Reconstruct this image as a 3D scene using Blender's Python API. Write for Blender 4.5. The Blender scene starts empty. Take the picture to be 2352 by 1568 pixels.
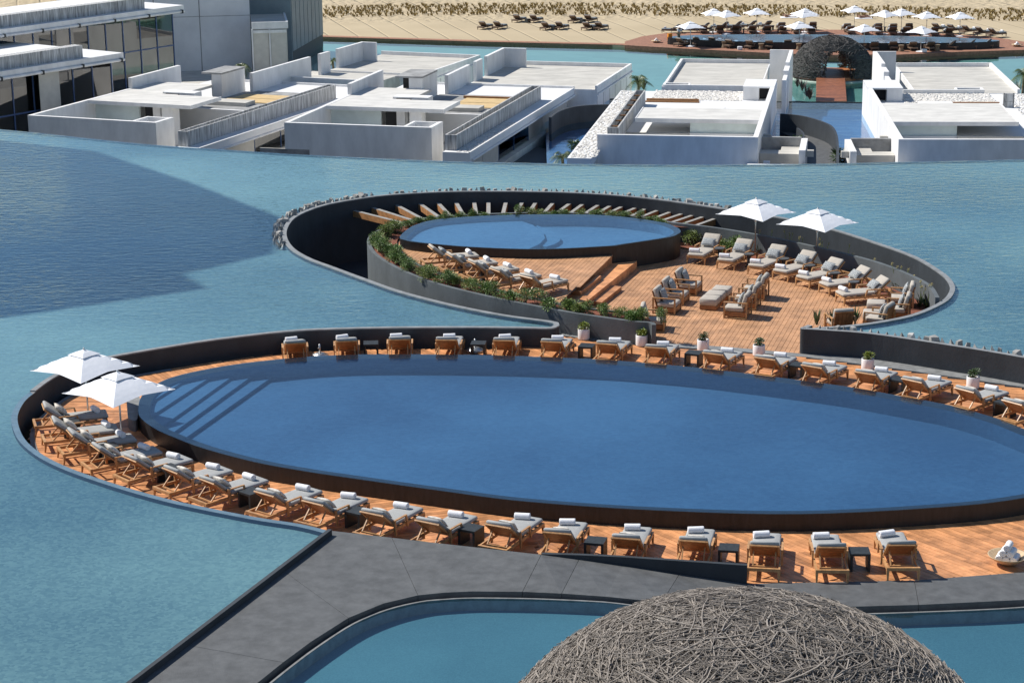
import bpy, bmesh, math, random
from mathutils import Vector, Matrix
from mathutils.geometry import tessellate_polygon
R = math.radians
rnd = random.Random(7)
SC = bpy.context.scene
COL = SC.collection

# ------------------------------------------------------------------ camera
F_PX, YH, CX, CY, ROLL, CAMZ = 4700.0, -525.0, 1176.0, 784.0, 0.012, 17.6
TH = math.atan((CY - YH) / F_PX)
FW = Vector((0, math.cos(TH), -math.sin(TH))); RT = Vector((1, 0, 0)); DN = Vector((0, -math.sin(TH), -math.cos(TH)))
cam = bpy.data.cameras.new('camera'); cam_o = bpy.data.objects.new('camera', cam); COL.objects.link(cam_o)
cam.sensor_width = 36.0; cam.lens = 36.0 * F_PX / 2352.0; cam.clip_start = 0.5; cam.clip_end = 3000
cr, sr = math.cos(ROLL), math.sin(ROLL)
cxv = RT * cr + DN * sr; cyv = -(DN * cr - RT * sr); czv = -FW
M = Matrix((cxv, cyv, czv)).transposed().to_4x4(); M.translation = Vector((0, 0, CAMZ))
cam_o.matrix_world = M
SC.camera = cam_o
# ------------------------------------------------------------------ sky, sun, exposure
SUN = Vector((0.86, -0.42, -1.0)).normalized()          # direction the light travels
w = bpy.data.worlds.new('World'); SC.world = w; w.use_nodes = True
nt = w.node_tree; nt.nodes.clear()
sky = nt.nodes.new('ShaderNodeTexSky'); sky.sky_type = 'NISHITA'; sky.sun_disc = False
sky.sun_elevation = math.asin(-SUN.z); sky.sun_rotation = math.atan2(-SUN.x, -SUN.y)
sky.air_density = 1.0; sky.dust_density = 0.1; sky.ozone_density = 2.6
bg = nt.nodes.new('ShaderNodeBackground'); bg.inputs[1].default_value = 0.088
wo = nt.nodes.new('ShaderNodeOutputWorld')
nt.links.new(sky.outputs[0], bg.inputs[0]); nt.links.new(bg.outputs[0], wo.inputs[0])
sl = bpy.data.lights.new('sun', 'SUN'); sl.energy = 4.9; sl.angle = R(0.53); sl.color = (1, 0.955, 0.88)
so = bpy.data.objects.new('sun', sl); COL.objects.link(so)
so.rotation_euler = SUN.to_track_quat('-Z', 'Y').to_euler(); so.location = (-60, 60, 80)
SC.view_settings.view_transform = 'Standard'; SC.view_settings.look = 'None'
SC.view_settings.exposure = 0.25; SC.view_settings.gamma = 1.0

# ------------------------------------------------------------------ pixel helpers (2352 px wide frame)
S = 4096.0 / 2352.0
def W(p, z):
    """point on the horizontal plane z seen at frame pixel p"""
    dx, dy = p[0] - CX, p[1] - CY
    r = RT * (dx - ROLL * dy) + DN * (dx * ROLL + dy) + FW * F_PX
    t = (z - CAMZ) / r.z
    return Vector((r.x * t, r.y * t, z))
def zoom(x0, y0, wd):
    return lambda x, y: ((x0 + x * wd / 2352.0) / S, (y0 + y * wd / 2352.0) / S)
rA = zoom(100, 1560, 600); rB = zoom(600, 1760, 600); rC = zoom(1150, 1850, 600); rD = zoom(1700, 1950, 600)
rE = zoom(2250, 2000, 600); rF = zoom(2800, 2000, 1000); rX = zoom(3400, 1950, 696)
rG = zoom(1100, 1280, 600); rH = zoom(1650, 1280, 600); rI = zoom(2200, 1270, 600); rJ = zoom(2750, 1320, 700); rK = zoom(3396, 1370, 700)
rM = zoom(1620, 940, 700); rN = zoom(2700, 780, 800); rO = zoom(3100, 900, 800); rP = zoom(2500, 1000, 800)
rQ = zoom(2560, 20, 770); rR = zoom(3326, 20, 770)
z1 = zoom(0, 1300, 1200); z4 = zoom(1000, 700, 1600); z5 = zoom(2500, 700, 1596)
q1 = zoom(0, 0, 1400); q2 = zoom(1200, 0, 1400); q3 = zoom(2500, 0, 1596)
b0 = zoom(0, 0, 800); b00 = zoom(700, 0, 800)
b1 = zoom(600, 150, 800); b2 = zoom(1100, 150, 900); b3 = zoom(2600, 150, 900); b4 = zoom(3300, 150, 796)

# ------------------------------------------------------------------ mesh helpers
class MB:
    def __init__(s): s.v = []; s.f = []; s.m = []
    def add(s, vs, fs, mi=0):
        o = len(s.v); s.v += [tuple(v) for v in vs]; s.f += [tuple(i + o for i in f) for f in fs]; s.m += [mi] * len(fs); return s
    def box(s, x0, x1, y0, y1, za, zb, mat=None, mi=0):
        vs = [Vector((x, y, z)) for z in (za, zb) for y in (y0, y1) for x in (x0, x1)]
        if mat is not None: vs = [mat @ v for v in vs]
        return s.add(vs, [(0, 2, 3, 1), (4, 5, 7, 6), (0, 1, 5, 4), (2, 6, 7, 3), (0, 4, 6, 2), (1, 3, 7, 5)], mi)
    def bar(s, a, b, wd, ht, up=Vector((0, 0, 1)), mi=0):
        a, b = Vector(a), Vector(b); d = (b - a).normalized(); sd = d.cross(up)
        sd = sd.normalized() if sd.length > 1e-5 else Vector((1, 0, 0)); u = sd.cross(d)
        vs = []
        for p in (a, b):
            for i, j in ((-1, -1), (1, -1), (1, 1), (-1, 1)): vs.append(p + sd * i * wd / 2 + u * j * ht / 2)
        return s.add(vs, [(3, 2, 1, 0), (4, 5, 6, 7), (0, 1, 5, 4), (1, 2, 6, 5), (2, 3, 7, 6), (3, 0, 4, 7)], mi)
    def tube(s, pts, rad, n=8, cap=True, mi=0):
        pts = [Vector(p) for p in pts]; rr = rad if isinstance(rad, (list, tuple)) else [rad] * len(pts)
        vs = []; u0 = None
        for i, p in enumerate(pts):
            d = (pts[min(i + 1, len(pts) - 1)] - pts[max(i - 1, 0)]).normalized()
            if u0 is None: u0 = d.orthogonal().normalized()
            u0 = (u0 - d * u0.dot(d)); u0 = u0.normalized() if u0.length > 1e-6 else d.orthogonal().normalized()
            v0 = d.cross(u0)
            for k in range(n):
                a = 2 * math.pi * k / n; vs.append(p + (u0 * math.cos(a) + v0 * math.sin(a)) * rr[i])
        fs = [(i * n + k, i * n + (k + 1) % n, (i + 1) * n + (k + 1) % n, (i + 1) * n + k) for i in range(len(pts) - 1) for k in range(n)]
        if cap: fs += [tuple(range(n - 1, -1, -1)), tuple(range((len(pts) - 1) * n, len(pts) * n))]
        return s.add(vs, fs, mi)
    def lathe(s, prof, n=20, c=(0, 0, 0), mi=0, cap=True):
        vs = [(c[0] + r * math.cos(2 * math.pi * k / n), c[1] + r * math.sin(2 * math.pi * k / n), c[2] + z) for r, z in prof for k in range(n)]
        fs = [(i * n + k, i * n + (k + 1) % n, (i + 1) * n + (k + 1) % n, (i + 1) * n + k) for i in range(len(prof) - 1) for k in range(n)]
        if cap: fs += [tuple(range(n - 1, -1, -1)), tuple(range((len(prof) - 1) * n, len(prof) * n))]
        return s.add(vs, fs, mi)
    def poly(s, pts, z=None, mi=0, hole=None):
        loops = [pts] + ([hole] if hole else [])
        loops = [[Vector((p[0], p[1], p[2] if z is None else z)) for p in l] for l in loops]
        tris = tessellate_polygon([[Vector((p.x, p.y, 0)) for p in l] for l in loops]); pts = [p for l in loops for p in l]
        fs = []
        for t in tris:
            a, b, c = (pts[i] for i in t)
            cr_ = (b.x - a.x) * (c.y - a.y) - (b.y - a.y) * (c.x - a.x)
            fs.append(t if cr_ > 0 else (t[0], t[2], t[1]))
        return s.add(pts, fs, mi)
    def prism(s, pts, za, zb, mi=0):
        a = area(pts)
        if a < 0: pts = pts[::-1]
        n = len(pts); s.poly(pts, zb, mi)
        vs = [(p[0], p[1], z) for z in (za, zb) for p in pts]
        return s.add(vs, [(i, (i + 1) % n, n + (i + 1) % n, n + i) for i in range(n)], mi)
    def cushion(s, x0, x1, y0, y1, za, zb, mat=None, b=0.03, mi=0):
        """soft box: bevelled ring profile with a slightly crowned top"""
        prof = [(b, 0), (0, b), (0, zb - za - b), (b * 0.35, zb - za - b * 0.35), (b, zb - za)]
        vs = []; n = None
        for ins, h in prof:
            c = b * 0.9; X0, X1, Y0, Y1 = x0 + ins, x1 - ins, y0 + ins, y1 - ins
            ring = [(X0 + c, Y0), (X1 - c, Y0), (X1, Y0 + c), (X1, Y1 - c), (X1 - c, Y1), (X0 + c, Y1), (X0, Y1 - c), (X0, Y0 + c)]
            n = len(ring); vs += [Vector((x, y, za + h)) for x, y in ring]
        fs = [(i * n + k, i * n + (k + 1) % n, (i + 1) * n + (k + 1) % n, (i + 1) * n + k) for i in range(len(prof) - 1) for k in range(n)]
        t = (len(prof) - 1) * n
        # crowned top
        mx, my = (x0 + x1) / 2, (y0 + y1) / 2; inner = []
        for k in range(n):
            v = vs[t + k]; inner.append(Vector((mx + (v.x - mx) * 0.6, my + (v.y - my) * 0.6, zb + b * 0.35)))
        vs += inner; ti = t + n
        fs += [(t + k, t + (k + 1) % n, ti + (k + 1) % n, ti + k) for k in range(n)] + [tuple(range(ti, ti + n)), tuple(range(n - 1, -1, -1))]
        if mat is not None: vs = [mat @ v for v in vs]
        return s.add(vs, fs, mi)
    def mesh(s, name, mat, smooth=False):
        me = bpy.data.meshes.new(name); me.from_pydata(s.v, [], s.f)
        for m_ in (mat if isinstance(mat, (list, tuple)) else [mat]): me.materials.append(m_)
        if len(set(s.m)) > 1: me.polygons.foreach_set('material_index', s.m)
        if smooth: me.polygons.foreach_set('use_smooth', [True] * len(me.polygons))
        me.update(); return me
    def obj(s, name, mat, parent=None, smooth=False):
        return put(name, s.mesh(name, mat, smooth), parent)
def put(name, me, parent=None):
    o = bpy.data.objects.new(name, me); COL.objects.link(o)
    if parent is not None: o.parent = parent
    return o
def tag(o, label=None, cat=None, group=None, kind=None):
    if label: o['label'] = label
    if cat: o['category'] = cat
    if group: o['group'] = group
    if kind: o['kind'] = kind
    return o
def thing(name, label, cat, loc=(0, 0, 0), rz=0.0, group=None):
    o = bpy.data.objects.new(name, None); COL.objects.link(o); o.empty_display_size = 0.2
    o.location = loc; o.rotation_euler = (0, 0, rz); return tag(o, label, cat, group)
def kids(o): return [c for c in COL.objects if c.parent == o]
KID = {}
def copy_thing(src, loc, rz, label=None, group=None):
    if src.name not in KID:
        KID[src.name] = [(c, [g for g in COL.objects if g.parent == c]) for c in kids(src)]
    r = src.copy(); COL.objects.link(r); r.location = loc; r.rotation_euler = (0, 0, rz)
    if label: r['label'] = label
    if group: r['group'] = group
    for c, gs in KID[src.name]:
        k = c.copy(); COL.objects.link(k); k.parent = r
        for g in gs:
            h = g.copy(); COL.objects.link(h); h.parent = k
    return r
class Proto:
    """first use places the prototype itself, later uses copy it"""
    def __init__(s, o): s.o = o; s.used = False
    def at(s, loc, rz, label=None, group=None):
        if not s.used:
            s.used = True; KID[s.o.name] = [(c, [g for g in COL.objects if g.parent == c]) for c in kids(s.o)]
            s.o.location = loc; s.o.rotation_euler = (0, 0, rz)
            if label: s.o['label'] = label
            if group: s.o['group'] = group
            return s.o
        return copy_thing(s.o, loc, rz, label, group)
ORD = ['first', 'second', 'third', 'fourth', 'fifth', 'sixth', 'seventh', 'eighth', 'ninth', 'tenth', 'eleventh', 'twelfth', 'thirteenth',
       'fourteenth', 'fifteenth', 'sixteenth', 'seventeenth', 'eighteenth', 'nineteenth', 'twentieth']
def area(pts): return 0.5 * sum(pts[i][0] * pts[(i + 1) % len(pts)][1] - pts[(i + 1) % len(pts)][0] * pts[i][1] for i in range(len(pts)))
def smooth(pts, closed=False, n=5):
    pts = [Vector((p[0], p[1], 0)) for p in pts]; out = []; N = len(pts)
    g = (lambda i: pts[i % N]) if closed else (lambda i: pts[max(0, min(N - 1, i))])
    for i in range(N if closed else N - 1):
        p0, p1, p2, p3 = g(i - 1), g(i), g(i + 1), g(i + 2)
        for k in range(n):
            t = k / n
            out.append(0.5 * ((2 * p1) + (p2 - p0) * t + (2 * p0 - 5 * p1 + 4 * p2 - p3) * t * t + (3 * p1 - p0 - 3 * p2 + p3) * t ** 3))
    if not closed: out.append(pts[-1])
    return out
def offs(pts, d, closed=False):
    """offset to the left of travel by d"""
    out = []; N = len(pts)
    for i, p in enumerate(pts):
        a = pts[(i - 1) % N] if closed else pts[max(i - 1, 0)]; b = pts[(i + 1) % N] if closed else pts[min(i + 1, N - 1)]
        t = Vector((b[0] - a[0], b[1] - a[1], 0)).normalized(); out.append(Vector((p[0] - t.y * d, p[1] + t.x * d, 0)))
    return out
def inside(p, poly):
    x, y = p[0], p[1]; c = False; n = len(poly); j = n - 1
    for i in range(n):
        xi, yi, xj, yj = poly[i][0], poly[i][1], poly[j][0], poly[j][1]
        if (yi > y) != (yj > y) and x < (xj - xi) * (y - yi) / (yj - yi) + xi: c = not c
        j = i
    return c
def clip(poly, a, b):
    """keep what lies left of the line a to b"""
    out = []; n = len(poly)
    sd = lambda p: (b[0] - a[0]) * (p[1] - a[1]) - (b[1] - a[1]) * (p[0] - a[0])
    for i in range(n):
        p, q = poly[i], poly[(i + 1) % n]; sp, sq = sd(p), sd(q)
        if sp >= 0: out.append(p)
        if (sp >= 0) != (sq >= 0): out.append(p.lerp(q, sp / (sp - sq)))
    return out
def strip(mb, ca, cb, za, zb, mi=0, closed=False):
    """quads between two curves with equal counts"""
    n = len(ca); vs = [(p[0], p[1], za) for p in ca] + [(p[0], p[1], zb) for p in cb]
    m = n if closed else n - 1
    return mb.add(vs, [(i, (i + 1) % n, n + (i + 1) % n, n + i) for i in range(m)], mi)
def wallcurve(mb, c, d, za, zb, closed=False):
    """wall from curve c to its left offset d, closed section"""
    o = offs(c, d, closed)
    if d > 0: c, o = o, c
    strip(mb, o, o, za, zb, 0, closed)      # right-hand face
    strip(mb, c[::-1], c[::-1], za, zb, 0, closed)
    strip(mb, o, c, zb, zb, 0, closed)
    if not closed:
        for i in (0, -1):
            a, b = (o[i], c[i]); mb.add([(a.x, a.y, za), (b.x, b.y, za), (b.x, b.y, zb), (a.x, a.y, zb)], [(0, 1, 2, 3) if i else (3, 2, 1, 0)])
    return mb

# ------------------------------------------------------------------ materials
def mat_new(name):
    m = bpy.data.materials.new(name); m.use_nodes = True; t = m.node_tree; t.nodes.clear()
    o = t.nodes.new('ShaderNodeOutputMaterial'); return m, t, o
def N(t, k, **kw):
    n = t.nodes.new(k)
    for a, b in kw.items(): setattr(n, a, b)
    return n
def ramp(t, fac, stops):
    r = N(t, 'ShaderNodeValToRGB'); e = r.color_ramp.elements
    while len(e) < len(stops): e.new(0.5)
    for i, (p, c) in enumerate(stops): e[i].position = p; e[i].color = (c[0], c[1], c[2], 1)
    t.links.new(fac, r.inputs[0]); return r.outputs[0]
def principled(name, col, rough=0.6, var=0.0, vscale=3.0, bump=0.0, bscale=20.0, metal=0.0, spec=0.5, stretch=None, col2=None, vdetail=5.0, rand=0.0, coat=None):
    m, t, o = mat_new(name); p = N(t, 'ShaderNodeBsdfPrincipled'); t.links.new(p.outputs[0], o.inputs[0])
    p.inputs['Roughness'].default_value = rough; p.inputs['Metallic'].default_value = metal; p.inputs['Specular IOR Level'].default_value = spec
    p.inputs['Base Color'].default_value = (*col, 1)
    co = N(t, 'ShaderNodeNewGeometry').outputs['Position']
    if stretch:
        mp = N(t, 'ShaderNodeMapping'); mp.inputs['Scale'].default_value = stretch; t.links.new(co, mp.inputs[0]); co = mp.outputs[0]
    c_out = None
    if var or col2:
        n = N(t, 'ShaderNodeTexNoise'); n.inputs['Scale'].default_value = vscale; n.inputs['Detail'].default_value = vdetail; n.inputs['Roughness'].default_value = 0.6
        t.links.new(co, n.inputs[0])
        a = tuple(c * (1 - var) for c in col); b_ = col2 if col2 else tuple(min(1, c * (1 + var)) for c in col)
        c_out = ramp(t, n.outputs[0], [(0.32, a), (0.68, b_)])
    if rand:
        oi = N(t, 'ShaderNodeObjectInfo'); ge = N(t, 'ShaderNodeNewGeometry')
        ad = N(t, 'ShaderNodeMath', operation='ADD'); t.links.new(oi.outputs['Random'], ad.inputs[0]); t.links.new(ge.outputs['Random Per Island'], ad.inputs[1])
        fr = N(t, 'ShaderNodeMath', operation='FRACT'); t.links.new(ad.outputs[0], fr.inputs[0])
        mr = N(t, 'ShaderNodeMapRange'); mr.inputs[3].default_value = 1 - rand; mr.inputs[4].default_value = 1 + rand; t.links.new(fr.outputs[0], mr.inputs[0])
        hs = N(t, 'ShaderNodeHueSaturation'); t.links.new(mr.outputs[0], hs.inputs['Value'])
        if c_out: t.links.new(c_out, hs.inputs['Color'])
        else: hs.inputs['Color'].default_value = (*col, 1)
        c_out = hs.outputs[0]
    if c_out: t.links.new(c_out, p.inputs['Base Color'])
    if bump:
        n2 = N(t, 'ShaderNodeTexNoise'); n2.inputs['Scale'].default_value = bscale; n2.inputs['Detail'].default_value = 4; t.links.new(co, n2.inputs[0])
        b = N(t, 'ShaderNodeBump'); b.inputs['Strength'].default_value = bump; b.inputs['Distance'].default_value = 0.02
        t.links.new(n2.outputs[0], b.inputs['Height']); t.links.new(b.outputs[0], p.inputs['Normal'])
    return m
def water_mat(name, tint, rough, waves, strength, aniso=(1, 1, 1), refl=(1, 1, 1), wind=None, ior=1.33):
    m, t, o = mat_new(name)
    tr = N(t, 'ShaderNodeBsdfTransparent'); tr.inputs[0].default_value = (*tint, 1)
    gl = N(t, 'ShaderNodeBsdfGlossy'); gl.inputs['Roughness'].default_value = rough; gl.inputs['Color'].default_value = (*refl, 1)
    fr = N(t, 'ShaderNodeFresnel'); fr.inputs[0].default_value = ior
    mx = N(t, 'ShaderNodeMixShader'); t.links.new(tr.outputs[0], mx.inputs[1]); t.links.new(gl.outputs[0], mx.inputs[2])
    # the sheet has no refracting body, so light leaving from below is not totally reflected
    gb = N(t, 'ShaderNodeNewGeometry'); fm = N(t, 'ShaderNodeMix'); fm.data_type = 'FLOAT'; t.links.new(gb.outputs['Backfacing'], fm.inputs[0]); t.links.new(fr.outputs[0], fm.inputs[2]); fm.inputs[3].default_value = 0.05; t.links.new(fm.outputs[0], mx.inputs[0])
    t.links.new(mx.outputs[0], o.inputs[0])
    g = N(t, 'ShaderNodeNewGeometry'); mp = N(t, 'ShaderNodeMapping'); mp.inputs['Scale'].default_value = aniso; t.links.new(g.outputs['Position'], mp.inputs[0])
    h = None
    for sc, wt in waves:
        n = N(t, 'ShaderNodeTexNoise'); n.inputs['Scale'].default_value = sc; n.inputs['Detail'].default_value = 3; n.inputs['Distortion'].default_value = 0.4
        t.links.new(mp.outputs[0], n.inputs[0]); mu = N(t, 'ShaderNodeMath', operation='MULTIPLY'); mu.inputs[1].default_value = wt; t.links.new(n.outputs[0], mu.inputs[0])
        if h is None: h = mu.outputs[0]
        else:
            a = N(t, 'ShaderNodeMath', operation='ADD'); t.links.new(h, a.inputs[0]); t.links.new(mu.outputs[0], a.inputs[1]); h = a.outputs[0]
    b = N(t, 'ShaderNodeBump'); b.inputs['Strength'].default_value = strength; b.inputs['Distance'].default_value = 0.05
    if wind:
        # gusts: broad calm and ruffled patches, calmer in the lee of the hotel
        nw = N(t, 'ShaderNodeTexNoise'); nw.inputs['Scale'].default_value = 0.05; nw.inputs['Detail'].default_value = 3; nw.inputs['Distortion'].default_value = 1.0; t.links.new(mp.outputs[0], nw.inputs[0])
        r1 = N(t, 'ShaderNodeMapRange'); r1.inputs[1].default_value = 0.35; r1.inputs[2].default_value = 0.65; r1.inputs[3].default_value = 0.45; r1.inputs[4].default_value = 1.15; t.links.new(nw.outputs[0], r1.inputs[0])
        sy = N(t, 'ShaderNodeSeparateXYZ'); t.links.new(g.outputs['Position'], sy.inputs[0])
        r2 = N(t, 'ShaderNodeMapRange'); r2.inputs[1].default_value = wind[0]; r2.inputs[2].default_value = wind[1]; r2.inputs[3].default_value = 0.03; r2.inputs[4].default_value = 1.0; t.links.new(sy.outputs[1], r2.inputs[0])
        m1 = N(t, 'ShaderNodeMath', operation='MULTIPLY'); t.links.new(r1.outputs[0], m1.inputs[0]); t.links.new(r2.outputs[0], m1.inputs[1])
        m2 = N(t, 'ShaderNodeMath', operation='MULTIPLY'); t.links.new(m1.outputs[0], m2.inputs[0]); m2.inputs[1].default_value = strength; t.links.new(m2.outputs[0], b.inputs['Strength'])
    t.links.new(h, b.inputs['Height']); t.links.new(b.outputs[0], gl.inputs['Normal']); t.links.new(b.outputs[0], fr.inputs['Normal'])
    return m
def mosaic(name, a, b, vscale=0.25, tile=14.0, wt=0.35, lo=0.25, hi=0.72):
    """small glass tiles: broad patches plus per-tile variation"""
    m, t, o = mat_new(name); p = N(t, 'ShaderNodeBsdfPrincipled'); t.links.new(p.outputs[0], o.inputs[0]); p.inputs['Roughness'].default_value = 0.6
    g = N(t, 'ShaderNodeNewGeometry'); n = N(t, 'ShaderNodeTexNoise'); n.inputs['Scale'].default_value = vscale; n.inputs['Detail'].default_value = 6; t.links.new(g.outputs['Position'], n.inputs[0])
    v = N(t, 'ShaderNodeTexVoronoi'); v.inputs['Scale'].default_value = tile; t.links.new(g.outputs['Position'], v.inputs['Vector'])
    sep = N(t, 'ShaderNodeSeparateColor'); t.links.new(v.outputs['Color'], sep.inputs[0])
    mu = N(t, 'ShaderNodeMath', operation='MULTIPLY_ADD'); mu.inputs[1].default_value = wt; t.links.new(sep.outputs[0], mu.inputs[0]); t.links.new(n.outputs[0], mu.inputs[2])
    c = ramp(t, mu.outputs[0], [(lo + wt * .45, a), (hi + wt * .65, b)]); t.links.new(c, p.inputs['Base Color']); return m
MAT = {}
MAT['deck'] = principled('deck_wood', (0.55, 0.25, 0.105), 0.5, 0.36, 2.2, 0.25, 30, rand=0.26, vdetail=8)
MAT['terrace'] = principled('terrace_wood', (0.47, 0.25, 0.125), 0.6, 0.30, 1.6, 0.25, 30, rand=0.09, vdetail=8)
MAT['teak'] = principled('teak', (0.47, 0.255, 0.11), 0.45, 0.25, 9, 0.1, 40, rand=0.1)
MAT['teak_dark'] = principled('teak_panel', (0.30, 0.125, 0.045), 0.45, 0.3, 9, 0.1, 40, rand=0.1)
MAT['grey_fabric'] = principled('grey_fabric', (0.36, 0.365, 0.36), 0.9, 0.06, 6, 0.3, 120, spec=0.1)
MAT['taupe_fabric'] = principled('taupe_fabric', (0.45, 0.41, 0.36), 0.9, 0.06, 6, 0.3, 120, spec=0.1)
MAT['wicker'] = principled('brown_wicker', (0.16, 0.105, 0.07), 0.7, 0.25, 25, 0.4, 60)
MAT['beach_fabric'] = principled('slate_fabric', (0.22, 0.25, 0.27), 0.9, 0.1, 6, spec=0.1)
MAT['towel'] = principled('white_terry', (0.82, 0.82, 0.84), 0.95, 0.03, 8, 0.6, 90, spec=0.05)
MAT['cream'] = principled('cream_linen', (0.62, 0.58, 0.52), 0.9, 0.25, 14, 0.2, 80, spec=0.1)
MAT['canvas'] = principled('white_canvas', (0.80, 0.81, 0.84), 0.85, 0.04, 2, 0.3, 6, spec=0.15)
MAT['steel'] = principled('brushed_steel', (0.55, 0.56, 0.56), 0.35, metal=0.8)
MAT['blackstone'] = principled('black_stone', (0.022, 0.026, 0.028), 0.55, 0.4, 12, 0.3, 40)
MAT['tablegrey'] = principled('dark_grey_stone', (0.075, 0.08, 0.085), 0.6, 0.2, 10)
MAT['poolwall'] = principled('pool_wall_stone', (0.012, 0.011, 0.012), 0.5, 0.5, 4, 0.25, 25, stretch=(3, 3, 0.5))
MAT['lakewall'] = principled('charcoal_render', (0.032, 0.039, 0.047), 0.7, 0.22, 1.2, 0.25, 18, stretch=(1, 1, 0.6))
MAT['coping'] = principled('pale_coping', (0.23, 0.24, 0.245), 0.6, 0.2, 3)
MAT['ring'] = principled('grey_render', (0.105, 0.120, 0.128), 0.75, 0.22, 1.0, 0.25, 18, stretch=(1, 1, 0.6))
MAT['slab'] = principled('dark_concrete', (0.092, 0.095, 0.097), 0.65, 0.24, 3.2, 0.25, 40, vdetail=12)
MAT['stone'] = principled('rim_stone', (0.33, 0.32, 0.30), 0.8, 0.25, 3, 0.4, 20, rand=0.35)
MAT['white'] = principled('white_render', (0.74, 0.735, 0.725), 0.8, 0.10, 1.4, 0.1, 12, stretch=(1, 1, 0.35), vdetail=9)
MAT['grey_wall'] = principled('grey_wall_render', (0.76, 0.76, 0.75), 0.85, 0.10, 0.35, 0.1, 8)
MAT['white_roof'] = principled('white_roof_coat', (0.73, 0.73, 0.725), 0.7, 0.05, 0.5)
MAT['grey_roof'] = principled('pale_concrete_roof', (0.50, 0.48, 0.435), 0.85, 0.18, 0.6, 0.15, 10, stretch=(1, 2.5, 1), vdetail=8)
MAT['pale_slab'] = principled('pale_slab_roof', (0.60, 0.585, 0.55), 0.85, 0.14, 0.8, 0.1, 10, stretch=(1, 2.5, 1), vdetail=8)
MAT['mid_concrete'] = principled('weathered_concrete', (0.30, 0.30, 0.295), 0.85, 0.3, 1.2, 0.15, 10)
MAT['streaked'] = principled('streaked_concrete', (0.36, 0.36, 0.35), 0.85, 0.5, 3.2, 0.2, 10, stretch=(2.2, 2.2, 0.22), col2=(0.68, 0.68, 0.67), vdetail=7)
MAT['aqua_render'] = principled('pale_aqua_render', (0.62, 0.70, 0.69), 0.8, 0.1, 0.8)
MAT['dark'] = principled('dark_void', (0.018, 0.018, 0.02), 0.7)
MAT['pebble'] = principled('white_pebbles', (0.72, 0.69, 0.64), 0.8, rand=0.16)
MAT['ply'] = principled('plywood', (0.60, 0.43, 0.21), 0.7, 0.12, 2)
MAT['timber'] = principled('timber_batten', (0.33, 0.16, 0.06), 0.7, 0.2, 5)
MAT['beam'] = principled('pergola_timber', (0.36, 0.17, 0.065), 0.6, 0.3, 6, rand=0.15)
MAT['beamcap'] = principled('weathered_timber_top', (0.30, 0.29, 0.27), 0.8, 0.25, 5)
MAT['shade'] = principled('roller_shade', (0.56, 0.54, 0.49), 0.85, 0.08, 1.5)
MAT['bluemetal'] = principled('blue_frame', (0.045, 0.10, 0.24), 0.4)
MAT['sand'] = None
MAT['soil'] = principled('red_mulch', (0.20, 0.065, 0.035), 0.9, 0.5, 14, 0.8, 30)
MAT['leaf'] = principled('hedge_leaf', (0.105, 0.175, 0.034), 0.5, rand=0.5)
MAT['hedge2'] = principled('pale_hedge_leaf', (0.15, 0.20, 0.04), 0.5, rand=0.5)
MAT['leafy'] = principled('yellow_green_leaf', (0.20, 0.25, 0.030), 0.5, rand=0.4)
MAT['leafd'] = principled('deep_green_leaf', (0.055, 0.10, 0.030), 0.45, rand=0.4)
MAT['blade'] = principled('strap_leaf', (0.07, 0.115, 0.045), 0.45, rand=0.35)
MAT['maroon'] = principled('maroon_leaf', (0.055, 0.022, 0.02), 0.45, rand=0.4)
MAT['straw'] = principled('dry_flower', (0.36, 0.30, 0.12), 0.8, rand=0.3)
MAT['palm'] = principled('palm_frond', (0.085, 0.12, 0.022), 0.45, rand=0.35)
MAT['bark'] = principled('palm_bark', (0.20, 0.16, 0.11), 0.9, 0.3, 8)
MAT['twig'] = principled('bleached_twig', (0.265, 0.232, 0.20), 0.85, rand=0.5)
MAT['twig_dark'] = principled('dark_twig', (0.085, 0.08, 0.075), 0.8, rand=0.5)
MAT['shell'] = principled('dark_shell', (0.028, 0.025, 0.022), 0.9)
MAT['tuft'] = principled('dune_grass', (0.30, 0.215, 0.075), 0.8, rand=0.5)
MAT['pot'] = principled('white_glazed_pot', (0.78, 0.77, 0.78), 0.4, 0.03, 4)
MAT['bowl'] = principled('pale_wood_bowl', (0.52, 0.38, 0.23), 0.55, 0.2, 8)
MAT['brick'] = principled('red_brick_paving', (0.30, 0.145, 0.09), 0.8, 0.3, 5, rand=0.2)
MAT['curb'] = principled('grey_kerb_stone', (0.20, 0.205, 0.205), 0.7, 0.25, 4, 0.3, 30)
MAT['orange'] = principled('orange_plastic', (0.75, 0.26, 0.01), 0.4)
MAT['skin'] = principled('skin', (0.30, 0.16, 0.10), 0.6)
MAT['hair'] = principled('black_hair', (0.012, 0.01, 0.01), 0.5)
MAT['khaki'] = principled('khaki_cloth', (0.30, 0.24, 0.16), 0.9)
MAT['cloth'] = principled('white_cloth', (0.78, 0.78, 0.78), 0.9)
def zebra():
    m, t, o = mat_new('zebra_fabric'); p = N(t, 'ShaderNodeBsdfPrincipled'); p.inputs['Roughness'].default_value = 0.9; p.inputs['Specular IOR Level'].default_value = 0.1
    c = N(t, 'ShaderNodeTexCoord'); wv = N(t, 'ShaderNodeTexWave'); wv.inputs['Scale'].default_value = 9; wv.inputs['Distortion'].default_value = 7; wv.inputs['Detail Scale'].default_value = 1.6
    t.links.new(c.outputs['Object'], wv.inputs[0]); t.links.new(ramp(t, wv.outputs[0], [(0.35, (0.13, 0.16, 0.19)), (0.65, (0.50, 0.50, 0.48))]), p.inputs[0]); t.links.new(p.outputs[0], o.inputs[0]); return m
MAT['zebra'] = zebra()
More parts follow.
